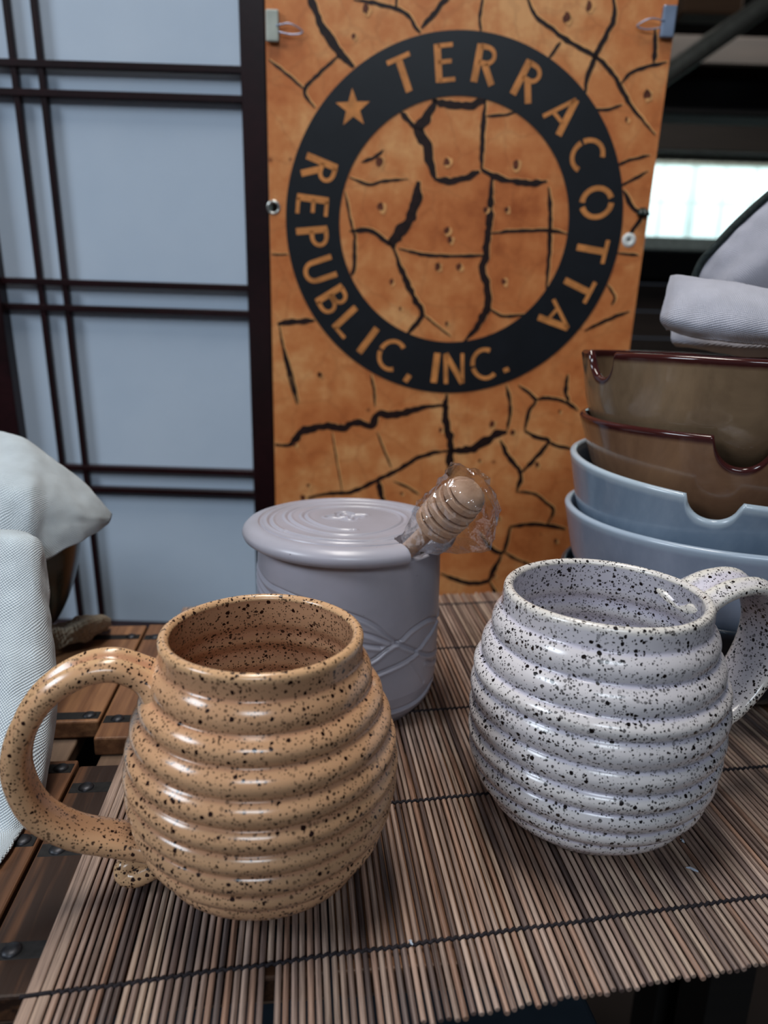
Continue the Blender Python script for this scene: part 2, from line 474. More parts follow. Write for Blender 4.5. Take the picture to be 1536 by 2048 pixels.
# --- printed cracks, traced as polylines with a width
ZA = lambda x, y: (480 + x * .599, y * .599)
ZB = lambda x, y: (520 + x * .4102, 700 + y * .4102)
cr_a = [
 ([(225, -60), (240, 0), (265, 70), (300, 130), (345, 190), (380, 225)], 17), ([(330, 185), (270, 240), (215, 305), (250, 360)], 7),
 ([(95, 200), (160, 250), (215, 300)], 5), ([(380, 0), (450, 10), (520, 30), (560, 50), (585, 90), (602, 110)], 8),
 ([(700, -20), (685, 0), (640, 55), (605, 95)], 11), ([(520, 30), (525, -30)], 5), ([(812, -20), (800, 60), (805, 110)], 6),
 ([(955, -20), (985, 50), (1040, 95), (1100, 140), (1180, 185), (1240, 240), (1270, 290), (1310, 360), (1385, 450)], 9),
 ([(1245, -20), (1250, 60), (1230, 100), (1205, 150), (1185, 190), (1160, 260), (1150, 330)], 11), ([(1070, 140), (1030, 195)], 6),
 ([(1270, 280), (1310, 240), (1370, 220), (1425, 208)], 7), ([(1385, 95), (1385, 160), (1380, 210)], 10), ([(1180, 365), (1230, 365), (1275, 350)], 6),
 ([(1255, 555), (1300, 535), (1368, 518)], 6), ([(1270, 620), (1310, 600), (1362, 572)], 6), ([(1280, 635), (1310, 690), (1345, 718)], 10),
 ([(1345, 718), (1318, 760), (1300, 790)], 9), ([(1258, 845), (1330, 852)], 5), ([(1225, 950), (1250, 990), (1240, 1020)], 5),
 ([(1150, 1105), (1220, 1070), (1300, 1040)], 8), ([(100, 850), (160, 850)], 4), ([(125, 1082), (180, 1075), (250, 1070)], 13),
 ([(130, 1085), (145, 1160), (175, 1260), (195, 1345)], 6),
 ([(655, 330), (620, 400), (590, 430), (620, 480), (635, 540), (650, 595)], 22), ([(590, 430), (560, 400), (535, 372)], 11),
 ([(648, 597), (700, 605), (760, 590), (800, 572)], 14), ([(820, 330), (812, 420), (808, 500), (805, 565)], 10),
 ([(805, 565), (850, 590), (910, 605), (970, 612), (1025, 606)], 13),
 ([(842, 595), (835, 680), (830, 760), (820, 850), (810, 900), (825, 960), (825, 1030), (790, 1090), (745, 1145)], 18),
 ([(1030, 625), (1035, 700), (1035, 780), (1030, 870), (1022, 965)], 9), ([(835, 780), (900, 772), (970, 770), (1035, 770), (1095, 782)], 7),
 ([(595, 605), (585, 680), (560, 740), (520, 790), (510, 830)], 25), ([(510, 825), (535, 890), (560, 950), (585, 1000), (610, 1045), (580, 1090), (555, 1120)], 13),
 ([(365, 772), (430, 770), (480, 800), (510, 820)], 10), ([(530, 830), (600, 848), (680, 855), (760, 855), (815, 852)], 7),
 ([(365, 592), (430, 615), (480, 605), (560, 598)], 6), ([(384, 780), (382, 880), (372, 920)], 9), ([(405, 542), (450, 525), (480, 500)], 7),
 ([(610, 1050), (660, 1090), (705, 1125)], 4), ([(830, 1030), (880, 1055), (960, 1050)], 6), ([(820, 388), (870, 385), (925, 375)], 5),
 ([(640, 335), (700, 350), (770, 352), (820, 335)], 16), ([(350, 640), (370, 740), (385, 800)], 5)]
cr_b = [
 ([(60, 462), (150, 460), (200, 400), (260, 380), (330, 370), (400, 380), (470, 350), (540, 370), (580, 310), (640, 320), (720, 300), (800, 280), (905, 268)], 26),
 ([(910, 215), (905, 300), (910, 370), (930, 450), (925, 560), (920, 620)], 28), ([(200, 728), (330, 700), (430, 695), (520, 660), (600, 620), (680, 580), (760, 530), (850, 500), (930, 490)], 16),
 ([(930, 490), (1000, 490), (1060, 470), (1140, 420), (1205, 398)], 30), ([(580, 640), (590, 700), (605, 760)], 22), ([(650, 640), (720, 670), (775, 705)], 8),
 ([(1170, 440), (1210, 520), (1270, 600), (1250, 695)], 17), ([(1270, 600), (1330, 540), (1405, 450), (1360, 430), (1290, 395)], 17), ([(1290, 395), (1310, 300), (1340, 240), (1260, 172)], 13),
 ([(1340, 240), (1420, 235), (1500, 260), (1550, 295)], 13), ([(1250, 690), (1330, 700), (1390, 740), (1430, 780), (1400, 850)], 12),
 ([(1215, 862), (1300, 850), (1400, 855), (1490, 872)], 15), ([(1220, 860), (1200, 940), (1180, 990), (1120, 960), (1070, 890)], 16),
 ([(1180, 990), (1140, 1070), (1100, 1130), (990, 1130), (880, 1090)], 18), ([(110, -10), (140, 120), (180, 265)], 9), ([(540, 120), (555, 200), (560, 275)], 8),
 ([(1200, 170), (1220, 280), (1205, 392)], 12), ([(570, 400), (600, 480), (640, 575)], 6), ([(1190, 985), (1250, 1020), (1320, 1045)], 10),
 ([(1405, 450), (1460, 470), (1520, 482)], 11), ([(1120, 1130), (1150, 1200), (1130, 1260)], 14), ([(1500, 120), (1490, 200), (1505, 260)], 14), ([(350, 400), (370, 520), (400, 690)], 4)]
def ribbon(pts, w, vs, fs, d, off=(0, 0), jit=.35, extra=1.0):
    P = catmull(pts, 7); n = len(P); base = len(vs)
    for i, p in enumerate(P):
        t = P[min(i + 1, n - 1)] - P[max(i - 1, 0)]; L = hypot(t[0], t[1]) or 1
        nn = np.array((-t[1] / L, t[0] / L))
        e = min(1, .35 + 4 * min(i, n - 1 - i) / n)
        for s in (-1, 1):
            h = w * .5 * e * extra * (1 + jit * noise.noise(Vector((p[0] * 160 + s * 9, p[1] * 160, w * 50))) * 1.8)
            q = p + nn * s * h
            vs.append(b_local(q[0] + off[0], q[1] + off[1], d))
    for i in range(n - 1):
        a = base + 2 * i; fs.append((a, a + 1, a + 3, a + 2))
for lst, Z, sc in ((cr_a, ZA, .599), (cr_b, ZB, .4102)):
    for pts, w in lst:
        pp = [bpl(*Z(*q)) for q in pts]
        pp = [(min(max(x, bx0 + .001), bx1 - .001), y) for x, y in pp]
        wm = w * sc * .00072 + .0004
        vs, fs, vl, fl_ = [], [], [], []
        ribbon(pp, wm, vs, fs, .00030)
        ribbon(pp, wm * .8 + .0010, vl, fl_, .00015, (.0012, .0007))
        cko = obj('crack_print', pydata('crack', vs, fs, False), m_crack, ban)
        obj('crack_edge_print', pydata('crack_edge', vl, fl_, False), m_cracklite, cko)
# printed pits
vs, fs, vl, fl_ = [], [], [], []
rp = random.Random(4)
pits = [ZA(*q) for q in ((380, 120), (690, 770), (700, 800), (880, 940), (505, 940), (535, 1030), (690, 540), (465, 540), (1360, 315), (265, 1250), (1165, 20), (470, 690), (660, 890), (890, 700), (730, 890), (920, 550), (1290, 400), (690, 1080), (420, 30), (1090, 60), (820, 700))]
pits += [ZB(*q) for q in ((235, 660), (290, 120), (1130, 360), (1140, 1100), (1440, 930), (1350, 560), (1460, 300), (880, 390), (170, 460), (690, 700), (1230, 400), (1070, 540), (210, 720), (1160, 820))]
for (px, py) in pits:
    x, y = bpl(px, py); r = .0016 + .0024 * rp.random(); pair = []
    for (dx, dy, rr, d) in ((0, 0, r, .00045), (.0020, -.001, r * 1.2, .0004)):
        V = []
        for k in range(10):
            th = 2 * pi * k / 10; q = rr * (.7 + .5 * rp.random())
            V.append(b_local(x + dx + q * cos(th), y + dy + 1.3 * q * sin(th), d))
        pair.append(pydata('pit', V, [tuple(range(10))], False))
    po = obj('pit_print', pair[0], m_pit, ban); obj('pit_edge_print', pair[1], m_cracklite, po)
# ring
RC = (.0655, .1075); RO, RI = .1815, .1235
v, f = [], []; n = 160
for k in range(n):
    th = 2 * pi * k / n
    v += [b_local(RC[0] + RI * cos(th), RC[1] + RI * sin(th), .0007), b_local(RC[0] + RO * cos(th), RC[1] + RO * sin(th), .0007)]
for k in range(n):
    a, b = 2 * k, 2 * ((k + 1) % n); f.append((a, a + 1, b + 1, b))
obj('ring_print', pydata('ring', v, f, False), m_ring, ban)
# star
sx, sy = bpl(706, 217); v = []
for k in range(10):
    th = pi / 2 + .06 + pi * k / 5; rr = .0185 if k % 2 == 0 else .0075
    v.append(b_local(sx + rr * cos(th), sy + rr * sin(th), .001))
v.append(b_local(sx, sy, .001))
obj('star_print', pydata('star', v, [(k, (k + 1) % 10, 10) for k in range(10)], False), m_letter, ban)
# letters: strokes in a unit-high box, centred on x
def arc(cx, cy, rx, ry, a0, a1, n=14): return [(cx + rx * cos(radians(a0 + (a1 - a0) * i / n)), cy + ry * sin(radians(a0 + (a1 - a0) * i / n))) for i in range(n + 1)]
LET = {
 'T': [([(0, 0), (0, .88)], .17), ([(-.36, .93), (.36, .93)], .11)],
 'E': [([(-.2, 0), (-.2, 1)], .17), ([(-.2, .95), (.26, .95)], .1), ([(-.2, .53), (.2, .53)], .1), ([(-.2, .05), (.28, .05)], .1)],
 'R': [([(-.22, 0), (-.22, 1)], .17), ([(-.2, .95), (.0, .95)] + arc(0, .74, .24, .21, 85, -85) + [(-.2, .53)], .12), ([(.0, .5), (.32, 0)], .16)],
 'A': [([(-.36, 0), (0, 1)], .1), ([(0, 1), (.36, 0)], .17), ([(-.2, .3), (.2, .3)], .09)],
 'C': [(arc(.08, .5, .42, .48, 55, 175), .13), (arc(.08, .5, .42, .48, 185, 305), .13)],
 'O': [(arc(0, .5, .42, .46, 100, 260), .15), (arc(0, .5, .42, .46, -80, 80), .15)],
 'P': [([(-.2, 0), (-.2, 1)], .17), ([(-.2, .95), (.0, .95)] + arc(0, .72, .26, .23, 85, -85) + [(-.2, .49)], .12)],
 'U': [([(-.28, 1), (-.28, .35)] + arc(0, .32, .28, .28, 180, 360) + [(.28, .35), (.28, 1)], .14)],
 'B': [([(-.22, 0), (-.22, 1)], .17), ([(-.2, .95), (.0, .95)] + arc(0, .75, .2, .2, 85, -85) + [(-.2, .54)], .12), ([(-.2, .51), (.02, .51)] + arc(.02, .28, .25, .23, 85, -85) + [(-.2, .05)], .12)],
 'L': [([(-.2, 0), (-.2, 1)], .17), ([(-.2, .05), (.28, .05)], .1)],
 'I': [([(0, 0), (0, 1)], .18)],
 'N': [([(-.28, 0), (-.28, 1)], .12), ([(-.28, 1), (.28, 0)], .15), ([(.28, 0), (.28, 1)], .1)],
 ',': [([(.02, .1), (-.06, -.16)], .15)],
 '.': [([(0, 0), (0, .15)], .16)]}
TXT = [('T', 808, 152, 1), ('E', 890, 131, 1), ('R', 967, 140, 1), ('R', 1043, 186, 1), ('A', 1107, 246, 1), ('C', 1163, 312, 1), ('O', 1177, 408, 1), ('T', 1170, 497, 1), ('T', 1146, 569, 1), ('A', 1103, 627, 1),
       ('R', 643, 340, -1), ('E', 628, 412, -1), ('P', 625, 474, -1), ('U', 634, 542, -1), ('B', 661, 603, -1), ('L', 692, 650, -1), ('I', 729, 690, -1), ('C', 778, 712, -1), (',', 822, 735, -1),
       ('I', 872, 727, -1), ('N', 908, 731, -1), ('C', 964, 722, -1), ('.', 1005, 720, -1)]
LH = .034
for ch, px, py, dr in TXT:
    x, y = bpl(px, py); ang = atan2(y - RC[1], x - RC[0]); rad = .1535
    cx, cy = RC[0] + rad * cos(ang), RC[1] + rad * sin(ang)
    upx, upy = cos(ang) * dr, sin(ang) * dr
    rx, ry = upy, -upx
    v, f = [], []
    for pts, w in LET[ch]:
        P = [np.array(p, float) for p in pts]; b0 = len(v); n = len(P)
        for i, p in enumerate(P):
            t = P[min(i + 1, n - 1)] - P[max(i - 1, 0)]; L = hypot(*t) or 1; nn = np.array((-t[1] / L, t[0] / L))
            flare = 1.0 + .18 * abs(2 * i / (n - 1) - 1) ** 3
            for s in (-1, 1):
                q = p + nn * s * w * .5 * flare; qx, qy = q[0] * LH, (q[1] - .5) * LH
                v.append(b_local(cx + rx * qx + upx * qy, cy + ry * qx + upy * qy, .001))
        for i in range(n - 1):
            a = b0 + 2 * i; f.append((a, a + 1, a + 3, a + 2))
    obj('letter_print', pydata('letter', v, f, False), m_letter, ban)
# clips that hold the banner
for nm, (px, py), w, h, mat, lab, dx in (('banner_clip', (546, 54), .013, .028, m_clipw, 'white plastic clip on the banner edge beside the dark screen frame', 1),
                            ('banner_clip', (1334, 46), .014, .028, m_clipm, 'steel clip on the outer banner edge beside the dark beams', -1)):
    x, y = bpl(px, py)
    c = empty(nm, BO + SU * x + SV * y); tag(c, lab, 'clip')
    me = frame_mesh(box_data(-w / 2, w / 2, -h / 2, h / 2, .001, .006, .0015, 2), Vector((0, 0, 0)), SU, SV, SN); obj('jaw', me, mat, c)
    me = frame_mesh(box_data(-w / 2, w / 2, -h / 2, h / 2, -.007, -.0012, .0015, 2), Vector((0, 0, 0)), SU, SV, SN); obj('jaw', me, mat, c)
    pts = [SU * (dx * w * .3) + SN * .006, SU * (dx * .018) + SN * .005 + SV * .002, SU * (dx * .03) + SN * .003 - SV * .004, SU * (dx * .02) + SN * .004 - SV * .007, SU * (dx * w * .3) + SN * .005 - SV * .005]
    v, f = tube([Vector(p) for p in catmull(pts, 6)], .0007, 8); obj('wire_loop', pydata('wire', v, f), m_clipm, c)
x, y = bpl(1286, 432)
v, f = tube([BO + SU * (x - .004 + .006 * t) + SV * (y + .006 * sin(pi * t)) + SN * (.004 * cos(2 * pi * t)) for t in [i / 12 for i in range(13)]], .004, 10)
tag(obj('cable_tie_knob', pydata('knob', v, f), m_plain('dark_green_plastic', srgb(30, 44, 40), .4)), 'small dark green knob clamped on the outer banner edge', 'knob')

# ================================================================== TABLE (old crate boards)
TA = .12
e1 = Vector((cos(TA), sin(TA), 0)); e2 = Vector((-sin(TA), cos(TA), 0))
ZT = -.0036
m_board = m_wood('old_crate_wood', (srgb(44, 28, 20), srgb(110, 74, 50), srgb(160, 116, 80)), 'Y', 24, .5, .22, 170, .8, stops=(.34, .5, .66))
m_slat = m_wood('grey_slat_wood', (srgb(60, 46, 38), srgb(112, 90, 74), srgb(150, 124, 102)), 'Y', 14, .7, .35, 160, .5)
m_iron = m_plain('dark_iron', srgb(30, 29, 30), .75, .4, .2, .3, 300)
m_nail = m_plain('nail_steel', srgb(56, 57, 62), .45, .5, .7, .3, 300)
table = empty('crate_table', e1 * .08 + e2 * .4 + Vector((0, 0, FLOOR)), TA)
tag(table, 'rustic table of old nailed crate boards under the bamboo mat', 'table')
TO = Vector((.08, .4, FLOOR))
def tpart(name, a0, a1, b0, b1, z0, z1, mat, parent=table, bev=.0012):
    me = box_data(-(a1 - a0) / 2, (a1 - a0) / 2, -(b1 - b0) / 2, (b1 - b0) / 2, z0 - z1, 0, bev, 2)
    o = obj(name, me, mat, parent)
    o.location = Vector(((a0 + a1) / 2 - TO.x, (b0 + b1) / 2 - TO.y, z1 - FLOOR)); return o
rb = random.Random(11)
def nailmesh():
    v, f = lathe([(.0, .0016), (.002, .0014), (.0034, .0009), (.0040, 0), (.0040, -.002)], 14); return pydata('nail', v, f)
NAIL = nailmesh()
cols = [(-.50, -.385), (-.384, -.256), (-.255, -.1215), (-.1195, .012), (.0135, .140), (.1415, .268), (.2695, .395)]
for ci, (a0, a1) in enumerate(cols):
    if a1 < -.12: rows = [(.412, .5575), (.222, .3715)]
    elif ci == 3: rows = [(.3925, .5585), (.2225, .3655)]
    else: rows = [(.39 + .004 * rb.random(), .598), (.2225, .365)]
    for ri, (b0, b1) in enumerate(rows):
        bd = tpart('board', a0, a1, b0, b1, ZT - .012, ZT - .0006 * rb.random(), m_board)
        if ci in (2, 3):
            if ri == 0: nl = [.419, .535] if ci == 2 else [.4134, .533]
            else: nl = [.3634, .3064, .245] if ci == 2 else [.3453, .299, .243]
            for bz in nl:
                hb = (b1 - b0) / 2; cb = (b0 + b1) / 2; ca = (a0 + a1) / 2; ha = (a1 - a0) / 2
                st = obj('strap', box_data(-ha + .001, ha - .001, -.0042, .0042, -.001, .0003, .0003), m_iron, bd)
                st.location = (0, bz - cb, 0)
                na = (-.1286 if ci == 2 else -.1105)
                for q in ((na,) if ci == 3 else (na, na - .06)):
                    nn = obj('nail', NAIL, m_nail, bd); nn.location = (q - ca, bz - cb, .0003)
    # lower slats below the boards
    w = a1 - a0; x = a0 + .003
    while x < a1 - .012:
        sw = .013 + .006 * rb.random()
        tpart('slat', x, min(x + sw, a1), .232, .56, ZT - .024, ZT - .0125 - .002 * rb.random(), m_slat)
        x += sw + (.0015 if rb.random() < .6 else .012)
for a in (-.48, .36):
    for b in (.47, .54):
        tpart('leg', a - .02, a + .02, b - .02, b + .02, FLOOR, ZT - .05, m_beam)
for b in (.47, .54):
    tpart('rail', -.50, .395, b - .012, b + .012, ZT - .07, ZT - .0245, m_beam)

# dark blue bin under the table
br = at_height(1150, 2018, -.11)
m_bin = m_plain('dark_blue_plastic', srgb(46, 56, 66), .45, .4, var=.08)
bn = empty('storage_bin', (br.x - .16, br.y + .06, FLOOR), .16)
tag(bn, 'dark blue lidded storage bin standing under the front of the mat', 'bin')
obj('body', box_data(-.15, .15, -.11, .11, 0, .60, .01, 2), m_bin, bn)
obj('lid', box_data(-.158, .158, -.118, .118, .60, .64, .004, 3), m_bin, bn)

# ================================================================== BAMBOO MAT
mm = Mat('bamboo_stick', .45, .4)
_oi = mm.n('ShaderNodeObjectInfo')
_v = mm.co((1, .02, 1)); _ad = mm.n('ShaderNodeVectorMath', operation='ADD'); mm.l(_v, _ad.inputs[0])
_cb = mm.n('ShaderNodeCombineXYZ'); _sc = mm.math('MULTIPLY', _oi.outputs['Random'], 9)
for i in range(3): mm.l(_sc, _cb.inputs[i])
mm.l(_cb.outputs[0], _ad.inputs[1])
_g = mm.noise(_ad.outputs[0], 1900, 3, .7); _h = mm.noise(_ad.outputs[0], 420, 3, .6)
_base = mm.ramp(_oi.outputs['Random'], [(0, srgb(78, 66, 64)), (.14, srgb(122, 103, 97)), (.32, srgb(158, 137, 125)), (.5, srgb(182, 161, 145)), (.66, srgb(146, 123, 113)), (.8, srgb(172, 151, 140)), (.94, srgb(148, 116, 99)), (1, srgb(94, 84, 83))])
_kk = mm.math('ADD', mm.math('MULTIPLY', _g.outputs[0], .5), mm.math('MULTIPLY', _h.outputs[0], .5))
_dk = mm.ramp(_kk, [(.36, (.22, .19, .18, 1)), (.5, (.8, .77, .75, 1)), (.62, (1.2, 1.17, 1.12, 1))])
mm.color(mm.mix(1.0, _base, _dk, 'MULTIPLY')); mm.bump(_g.outputs[0], .25, .0004)
m_stick = mm.m
m_cord = m_plain('dark_cord', srgb(40, 36, 40), .85, .2, var=.3, scale=900)
mat_o = empty('bamboo_mat', e1 * .1 + e2 * .39 + Vector((0, 0, -.003)), TA)
tag(mat_o, 'brown bamboo stick mat bound with dark cord under the mugs', 'mat')
MO = Vector((.1, .39, -.003))
def stick_mesh(L, r, n=8):
    v, f = [], []
    for y, rr in ((0, r * .82), (.0005, r), (L - .0005, r), (L, r * .82)):
        for k in range(n):
            th = 2 * pi * (k + .5) / n; v.append((rr * cos(th), y, rr * sin(th)))
    for j in range(3):
        for k in range(n): f.append((j * n + k, (j + 1) * n + k, (j + 1) * n + (k + 1) % n, j * n + (k + 1) % n))
    f.append(tuple(range(n))); f.append(tuple(3 * n + k for k in range(n))[::-1])
    me = pydata('stick', v, f); me.polygons[-1].use_smooth = me.polygons[-2].use_smooth = False
    return me
rs = random.Random(3)
SR = .00120
ST = [stick_mesh(.4015 + .001 * i, SR * (1 + .06 * (i % 3 - 1))) for i in range(4)]
SHORT = stick_mesh(.3645, SR)
pitch = .00302; NST = 129; a_start = -.0862
q = at_height(547, 1945, 0); a_broken = q.x * e1.x + q.y * e1.y
kbroken = round((a_broken - a_start) / pitch)
for k in range(NST):
    a = a_start + k * pitch + rs.uniform(-.00012, .00012)
    b = .1925 + .096 * a + rs.uniform(-.0012, .0012)
    me = ST[rs.randrange(4)]
    if k == kbroken: me = SHORT; b += .0365
    o = obj('stick', me, m_stick, mat_o)
    o.location = (a - MO.x, b - MO.y, .0015 + rs.uniform(-.00012, .00012)); o.rotation_euler = (0, rs.uniform(0, 6.28), rs.uniform(-.0012, .0012))
for a0, a1 in ((-.0972, -.0925), (-.0922, -.0882)):
    me = box_data(0, a1 - a0, 0, .402, 0, .0024, .0004, 1)
    o = obj('edge_slat', me, m_stick, mat_o); o.location = (a0 - MO.x, .1925 + .096 * a0 - MO.y, .0002)
for i in range(5):
    pts = []; n = NST * 4 + 16
    for j in range(n):
        a = -.0985 + j * pitch / 4
        ph = (a - a_start) / pitch * 2 * pi
        onstick = a > a_start - .002
        zz = .0029 + (.00040 * cos(ph) - .0004 if onstick else -.0001)
        bb_ = .2264 + .0868 * i + .08 * a - .06 * max(0, -.0 - a) ** 1.5 * 0 + .0004 * sin(ph) * (1 if onstick else 0) + .0006 * noise.noise(Vector((a * 40, i * 5, 0)))
        pts.append((a - MO.x, bb_ - MO.y, zz))
    v, f = tube(pts, .00078, 6); obj('cord', pydata('cord', v, f), m_cord, mat_o)

# ================================================================== MUGS
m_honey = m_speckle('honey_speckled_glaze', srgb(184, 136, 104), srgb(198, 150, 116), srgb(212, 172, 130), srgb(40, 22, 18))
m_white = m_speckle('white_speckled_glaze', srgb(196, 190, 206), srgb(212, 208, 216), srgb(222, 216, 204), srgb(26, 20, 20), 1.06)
m_foot = m_speckle('bare_speckled_clay', srgb(120, 96, 78), srgb(140, 114, 94), srgb(150, 124, 104), srgb(40, 28, 24), 1.1, .7)

def mug(name, loc, zr, prof, grooves, amp, matb, label, hpts, hdir, hw, ht, curl=None, wob=0.0, rimw=.0046):
    root = empty(name, (loc[0], loc[1], 0)); tag(root, label, 'mug')
    zk = np.linspace(0, zr, len(prof))
    pk = catmull(list(zip(zk, prof)), 12); pz = np.array([p[0] for p in pk]); pr = np.array([p[1] for p in pk])
    G = np.array([-.02] + sorted(grooves))
    def rad(z):
        r = float(np.interp(z, pz, pr))
        if z > G[-1]:
            t = min(1, (z - G[-1]) / .012); return r - amp * .5 * (1 - t) * cos(t * pi / 2)
        i = int(np.searchsorted(G, z)); i = max(1, min(i, len(G) - 1))
        t = (z - G[i - 1]) / (G[i] - G[i - 1])
        e = min(1, z / .012)
        # crest sits a little below the middle of each band, sharp groove above
        s = sin(pi * t ** 1.15)
        return r + amp * e * (max(s, 0) ** .75 - .62)
    P = [(0, .0032), (prof[0] - .006, .0032), (prof[0] - .0045, .0004), (prof[0] - .003, 0), (prof[0] - .0006, .0002)]
    N = 190
    for i in range(1, N):
        z = .0012 + (zr - .0012 - rimw * .55) * i / N
        P.append((rad(z), z))
    rt = rad(zr - rimw * .55)
    for i in range(1, 12):                                        # rolled lip
        th = pi * i / 12
        P.append((rt - rimw / 2 + rimw / 2 * cos(th), zr - rimw * .55 + rimw * .55 * sin(th)))
    zi = .008
    for i in range(0, 120):
        z = zr - rimw * .55 - (zr - rimw * .55 - zi) * i / 119
        w = rimw
        rr = float(np.interp(z, pz, pr)) - w
        rr += amp * .35 * sin((z) * 2 * pi / .0135) * min(1, max(0, (zr - .012 - z) / .01))
        P.append((max(rr, .01), z))
    rb_ = P[-1][0]
    P += [(rb_ * .8, zi - .0012), (rb_ * .4, zi - .0016), (0, zi - .0016)]
    def disp(i, th, r, z):
        k = 1 + wob * noise.noise(Vector((cos(th) * 1.2, sin(th) * 1.2, z * 22)))
        return r * k, z + .0007 * noise.noise(Vector((cos(th), sin(th), 7 + z * 10))) * min(1, z / .02)
    v, f = lathe(P, 200, disp); me = pydata('mug_body', v, f); recalc(me)
    body = obj('body', me, matb, root)
    vf, ff = lathe([(prof[0] - .006, .0028), (prof[0] - .0046, -.00005), (prof[0] - .003, -.0002), (prof[0] + .0004, .0001), (prof[0] + .0016, .0022), (prof[0] - .002, .003)], 120)
    obj('foot_ring', pydata('foot', vf, ff), m_foot, body)
    # strap handle
    d = Vector((hdir[0], hdir[1], 0)).normalized(); side = Vector((-d.y, d.x, 0)); upv = Vector((0, 0, 1))
    C = catmull(hpts, 12); n = len(C); v, f = [], []; K = 40
    cen = np.mean(np.array(C), axis=0)
    for i, c in enumerate(C):
        t2 = C[min(i + 1, n - 1)] - C[max(i - 1, 0)]; t2 = t2 / np.linalg.norm(t2)
        n2 = np.array((t2[1], -t2[0]))
        if np.dot(n2, c[:2] - cen[:2]) < 0 and 3 < i < n - 4: n2 = -n2
        if i in (0, 1, 2, 3): n2 = n2 if n2[1] > 0 else -n2
        if i >= n - 4: n2 = n2 if n2[1] < 0 else -n2
        s = i / (n - 1)
        fl = 1 + .45 * math.exp(-(s / .07) ** 2) + .25 * math.exp(-((1 - s) / .07) ** 2)
        for k in range(K):
            th = 2 * pi * k / K
            cx = math.copysign(abs(cos(th)) ** .8, cos(th)); cy = math.copysign(abs(sin(th)) ** .8, sin(th))
            w = hw * fl; t = ht * fl
            y = cy * t / 2
            if sin(th) > 0: y += -t * .36 * math.exp(-(cx / .30) ** 2) + t * .10 * math.exp(-((abs(cx) - .55) / .22) ** 2)
            P2 = c[:2] + n2 * y
            v.append(d * P2[0] + upv * P2[1] + side * (cx * w / 2))
    for i in range(n - 1):
        for k in range(K): f.append((i * K + k, i * K + (k + 1) % K, (i + 1) * K + (k + 1) % K, (i + 1) * K + k))
    f.append(tuple(range(K))); f.append(tuple((n - 1) * K + k for k in range(K)))
    me = pydata('handle', v, f); recalc(me)
    h = obj('handle', me, matb, root)
    if curl:
        pts = catmull([d * p[0] + upv * p[1] + side * p[2] for p in curl], 8)
        m_ = len(pts); rad_ = [.0030 + .0016 * sin(pi * min(1, 1.15 * i / (m_ - 1))) for i in range(m_)]
        v, f = tube([Vector(p) for p in pts], rad_, 14)
        obj('curled_tail', pydata('curl', v, f), matb, h)
    return root

mug('speckled_mug', (-.0472, .2692), .1154, [.0267, .0398, .0486, .0531, .0551, .0548, .0523, .0478, .0421, .0408],
    [.008, .0215, .0325, .0435, .0535, .0635, .0738, .0845, .0945, .1055], .0028, m_honey,
    'honey-brown speckled ribbed mug with a curled handle tail',
    [(.0400, .0925), (.0465, .0995), (.0575, .1045), (.0705, .1022), (.0832, .0930), (.0918, .0783), (.0943, .0622), (.0893, .0452), (.0775, .0340), (.0640, .0282), (.0510, .0240), (.044, .0230)],
    (-.97, -.243), .0186, .0098,
    curl=[(.038, .0150, .002), (.047, .0100, .001), (.0535, .0072, 0), (.0580, .0082, -.001), (.0578, .0118, -.0015), (.0525, .0122, -.002), (.044, .0095, -.002)], wob=.004)
mug('speckled_mug', (.1031, .3137), .1207, [.0275, .0435, .0532, .0572, .058, .0583, .0575, .0534, .0489, .0462],
    [.0105, .0219, .0321, .0432, .0526, .0640, .0766, .0862, .0985, .1105], .0026, m_white,
    'white mug with black speckles, ribbed body, standing before the bowl stack',
    [(.0440, .1060), (.0540, .1120), (.0690, .1165), (.0860, .1150), (.0985, .1030), (.1025, .0870), (.0975, .0690), (.0850, .0540), (.0700, .0450), (.055, .0420)],
    (cos(radians(21)), sin(radians(21))), .029, .0092, wob=.008)

# ================================================================== HONEY JAR
m_lav = Mat('lavender_grey_glaze', .3, .5)
_n = m_lav.noise(m_lav.co(), 18, 4); _sp_ = m_lav.n('ShaderNodeTexVoronoi'); m_lav.l(m_lav.co(), _sp_.inputs['Vector']); _sp_.inputs['Scale'].default_value = 170
_ss = m_lav.n('ShaderNodeSeparateColor'); m_lav.l(_sp_.outputs['Color'], _ss.inputs[0])
_dd = m_lav.math('SUBTRACT', m_lav.math('MULTIPLY_ADD', _ss.outputs[0], .5, -.4), _sp_.outputs['Distance'])
_ge = m_lav.n('ShaderNodeNewGeometry'); _pt = m_lav.math('MULTIPLY_ADD', _ge.outputs['Pointiness'], 10, -4.9, clamp=True)
_cc = m_lav.ramp(_n.outputs[0], [(.3, srgb(152, 149, 157)), (.7, srgb(170, 167, 179))])
_cc = m_lav.mix(m_lav.math('MULTIPLY', _pt, .2), _cc, srgb(196, 198, 206))
m_lav.color(m_lav.mix(m_lav.math('MULTIPLY', _dd, 12, clamp=True), _cc, srgb(74, 66, 66)))
m_lav.bump(m_lav.noise(m_lav.co(), 90, 2).outputs[0], .06, .002)
m_lav = m_lav.m
JX, JY, JH = -.0209, .4351, .1045
jar = empty('honey_jar', (JX, JY, 0)); tag(jar, 'lavender-grey lidded honey jar with carved crossing lines', 'jar')
JP = [(.0508, 0), (.0555, .010), (.0573, .021), (.0577, .045), (.0576, .065), (.0573, .085), (.0566, JH)]
jz = np.array([p[1] for p in JP]); jr = np.array([p[0] for p in JP])
prof = [(0, .003), (.044, .003), (.046, .0), (.0485, .0)]
NV = 230
for i in range(NV + 1):
    z = .0008 + (JH - .0008) * i / NV
    e = 1 - .06 * max(0, 1 - z / .009) ** 2
    prof.append((float(np.interp(z, jz, jr)) * e, z))
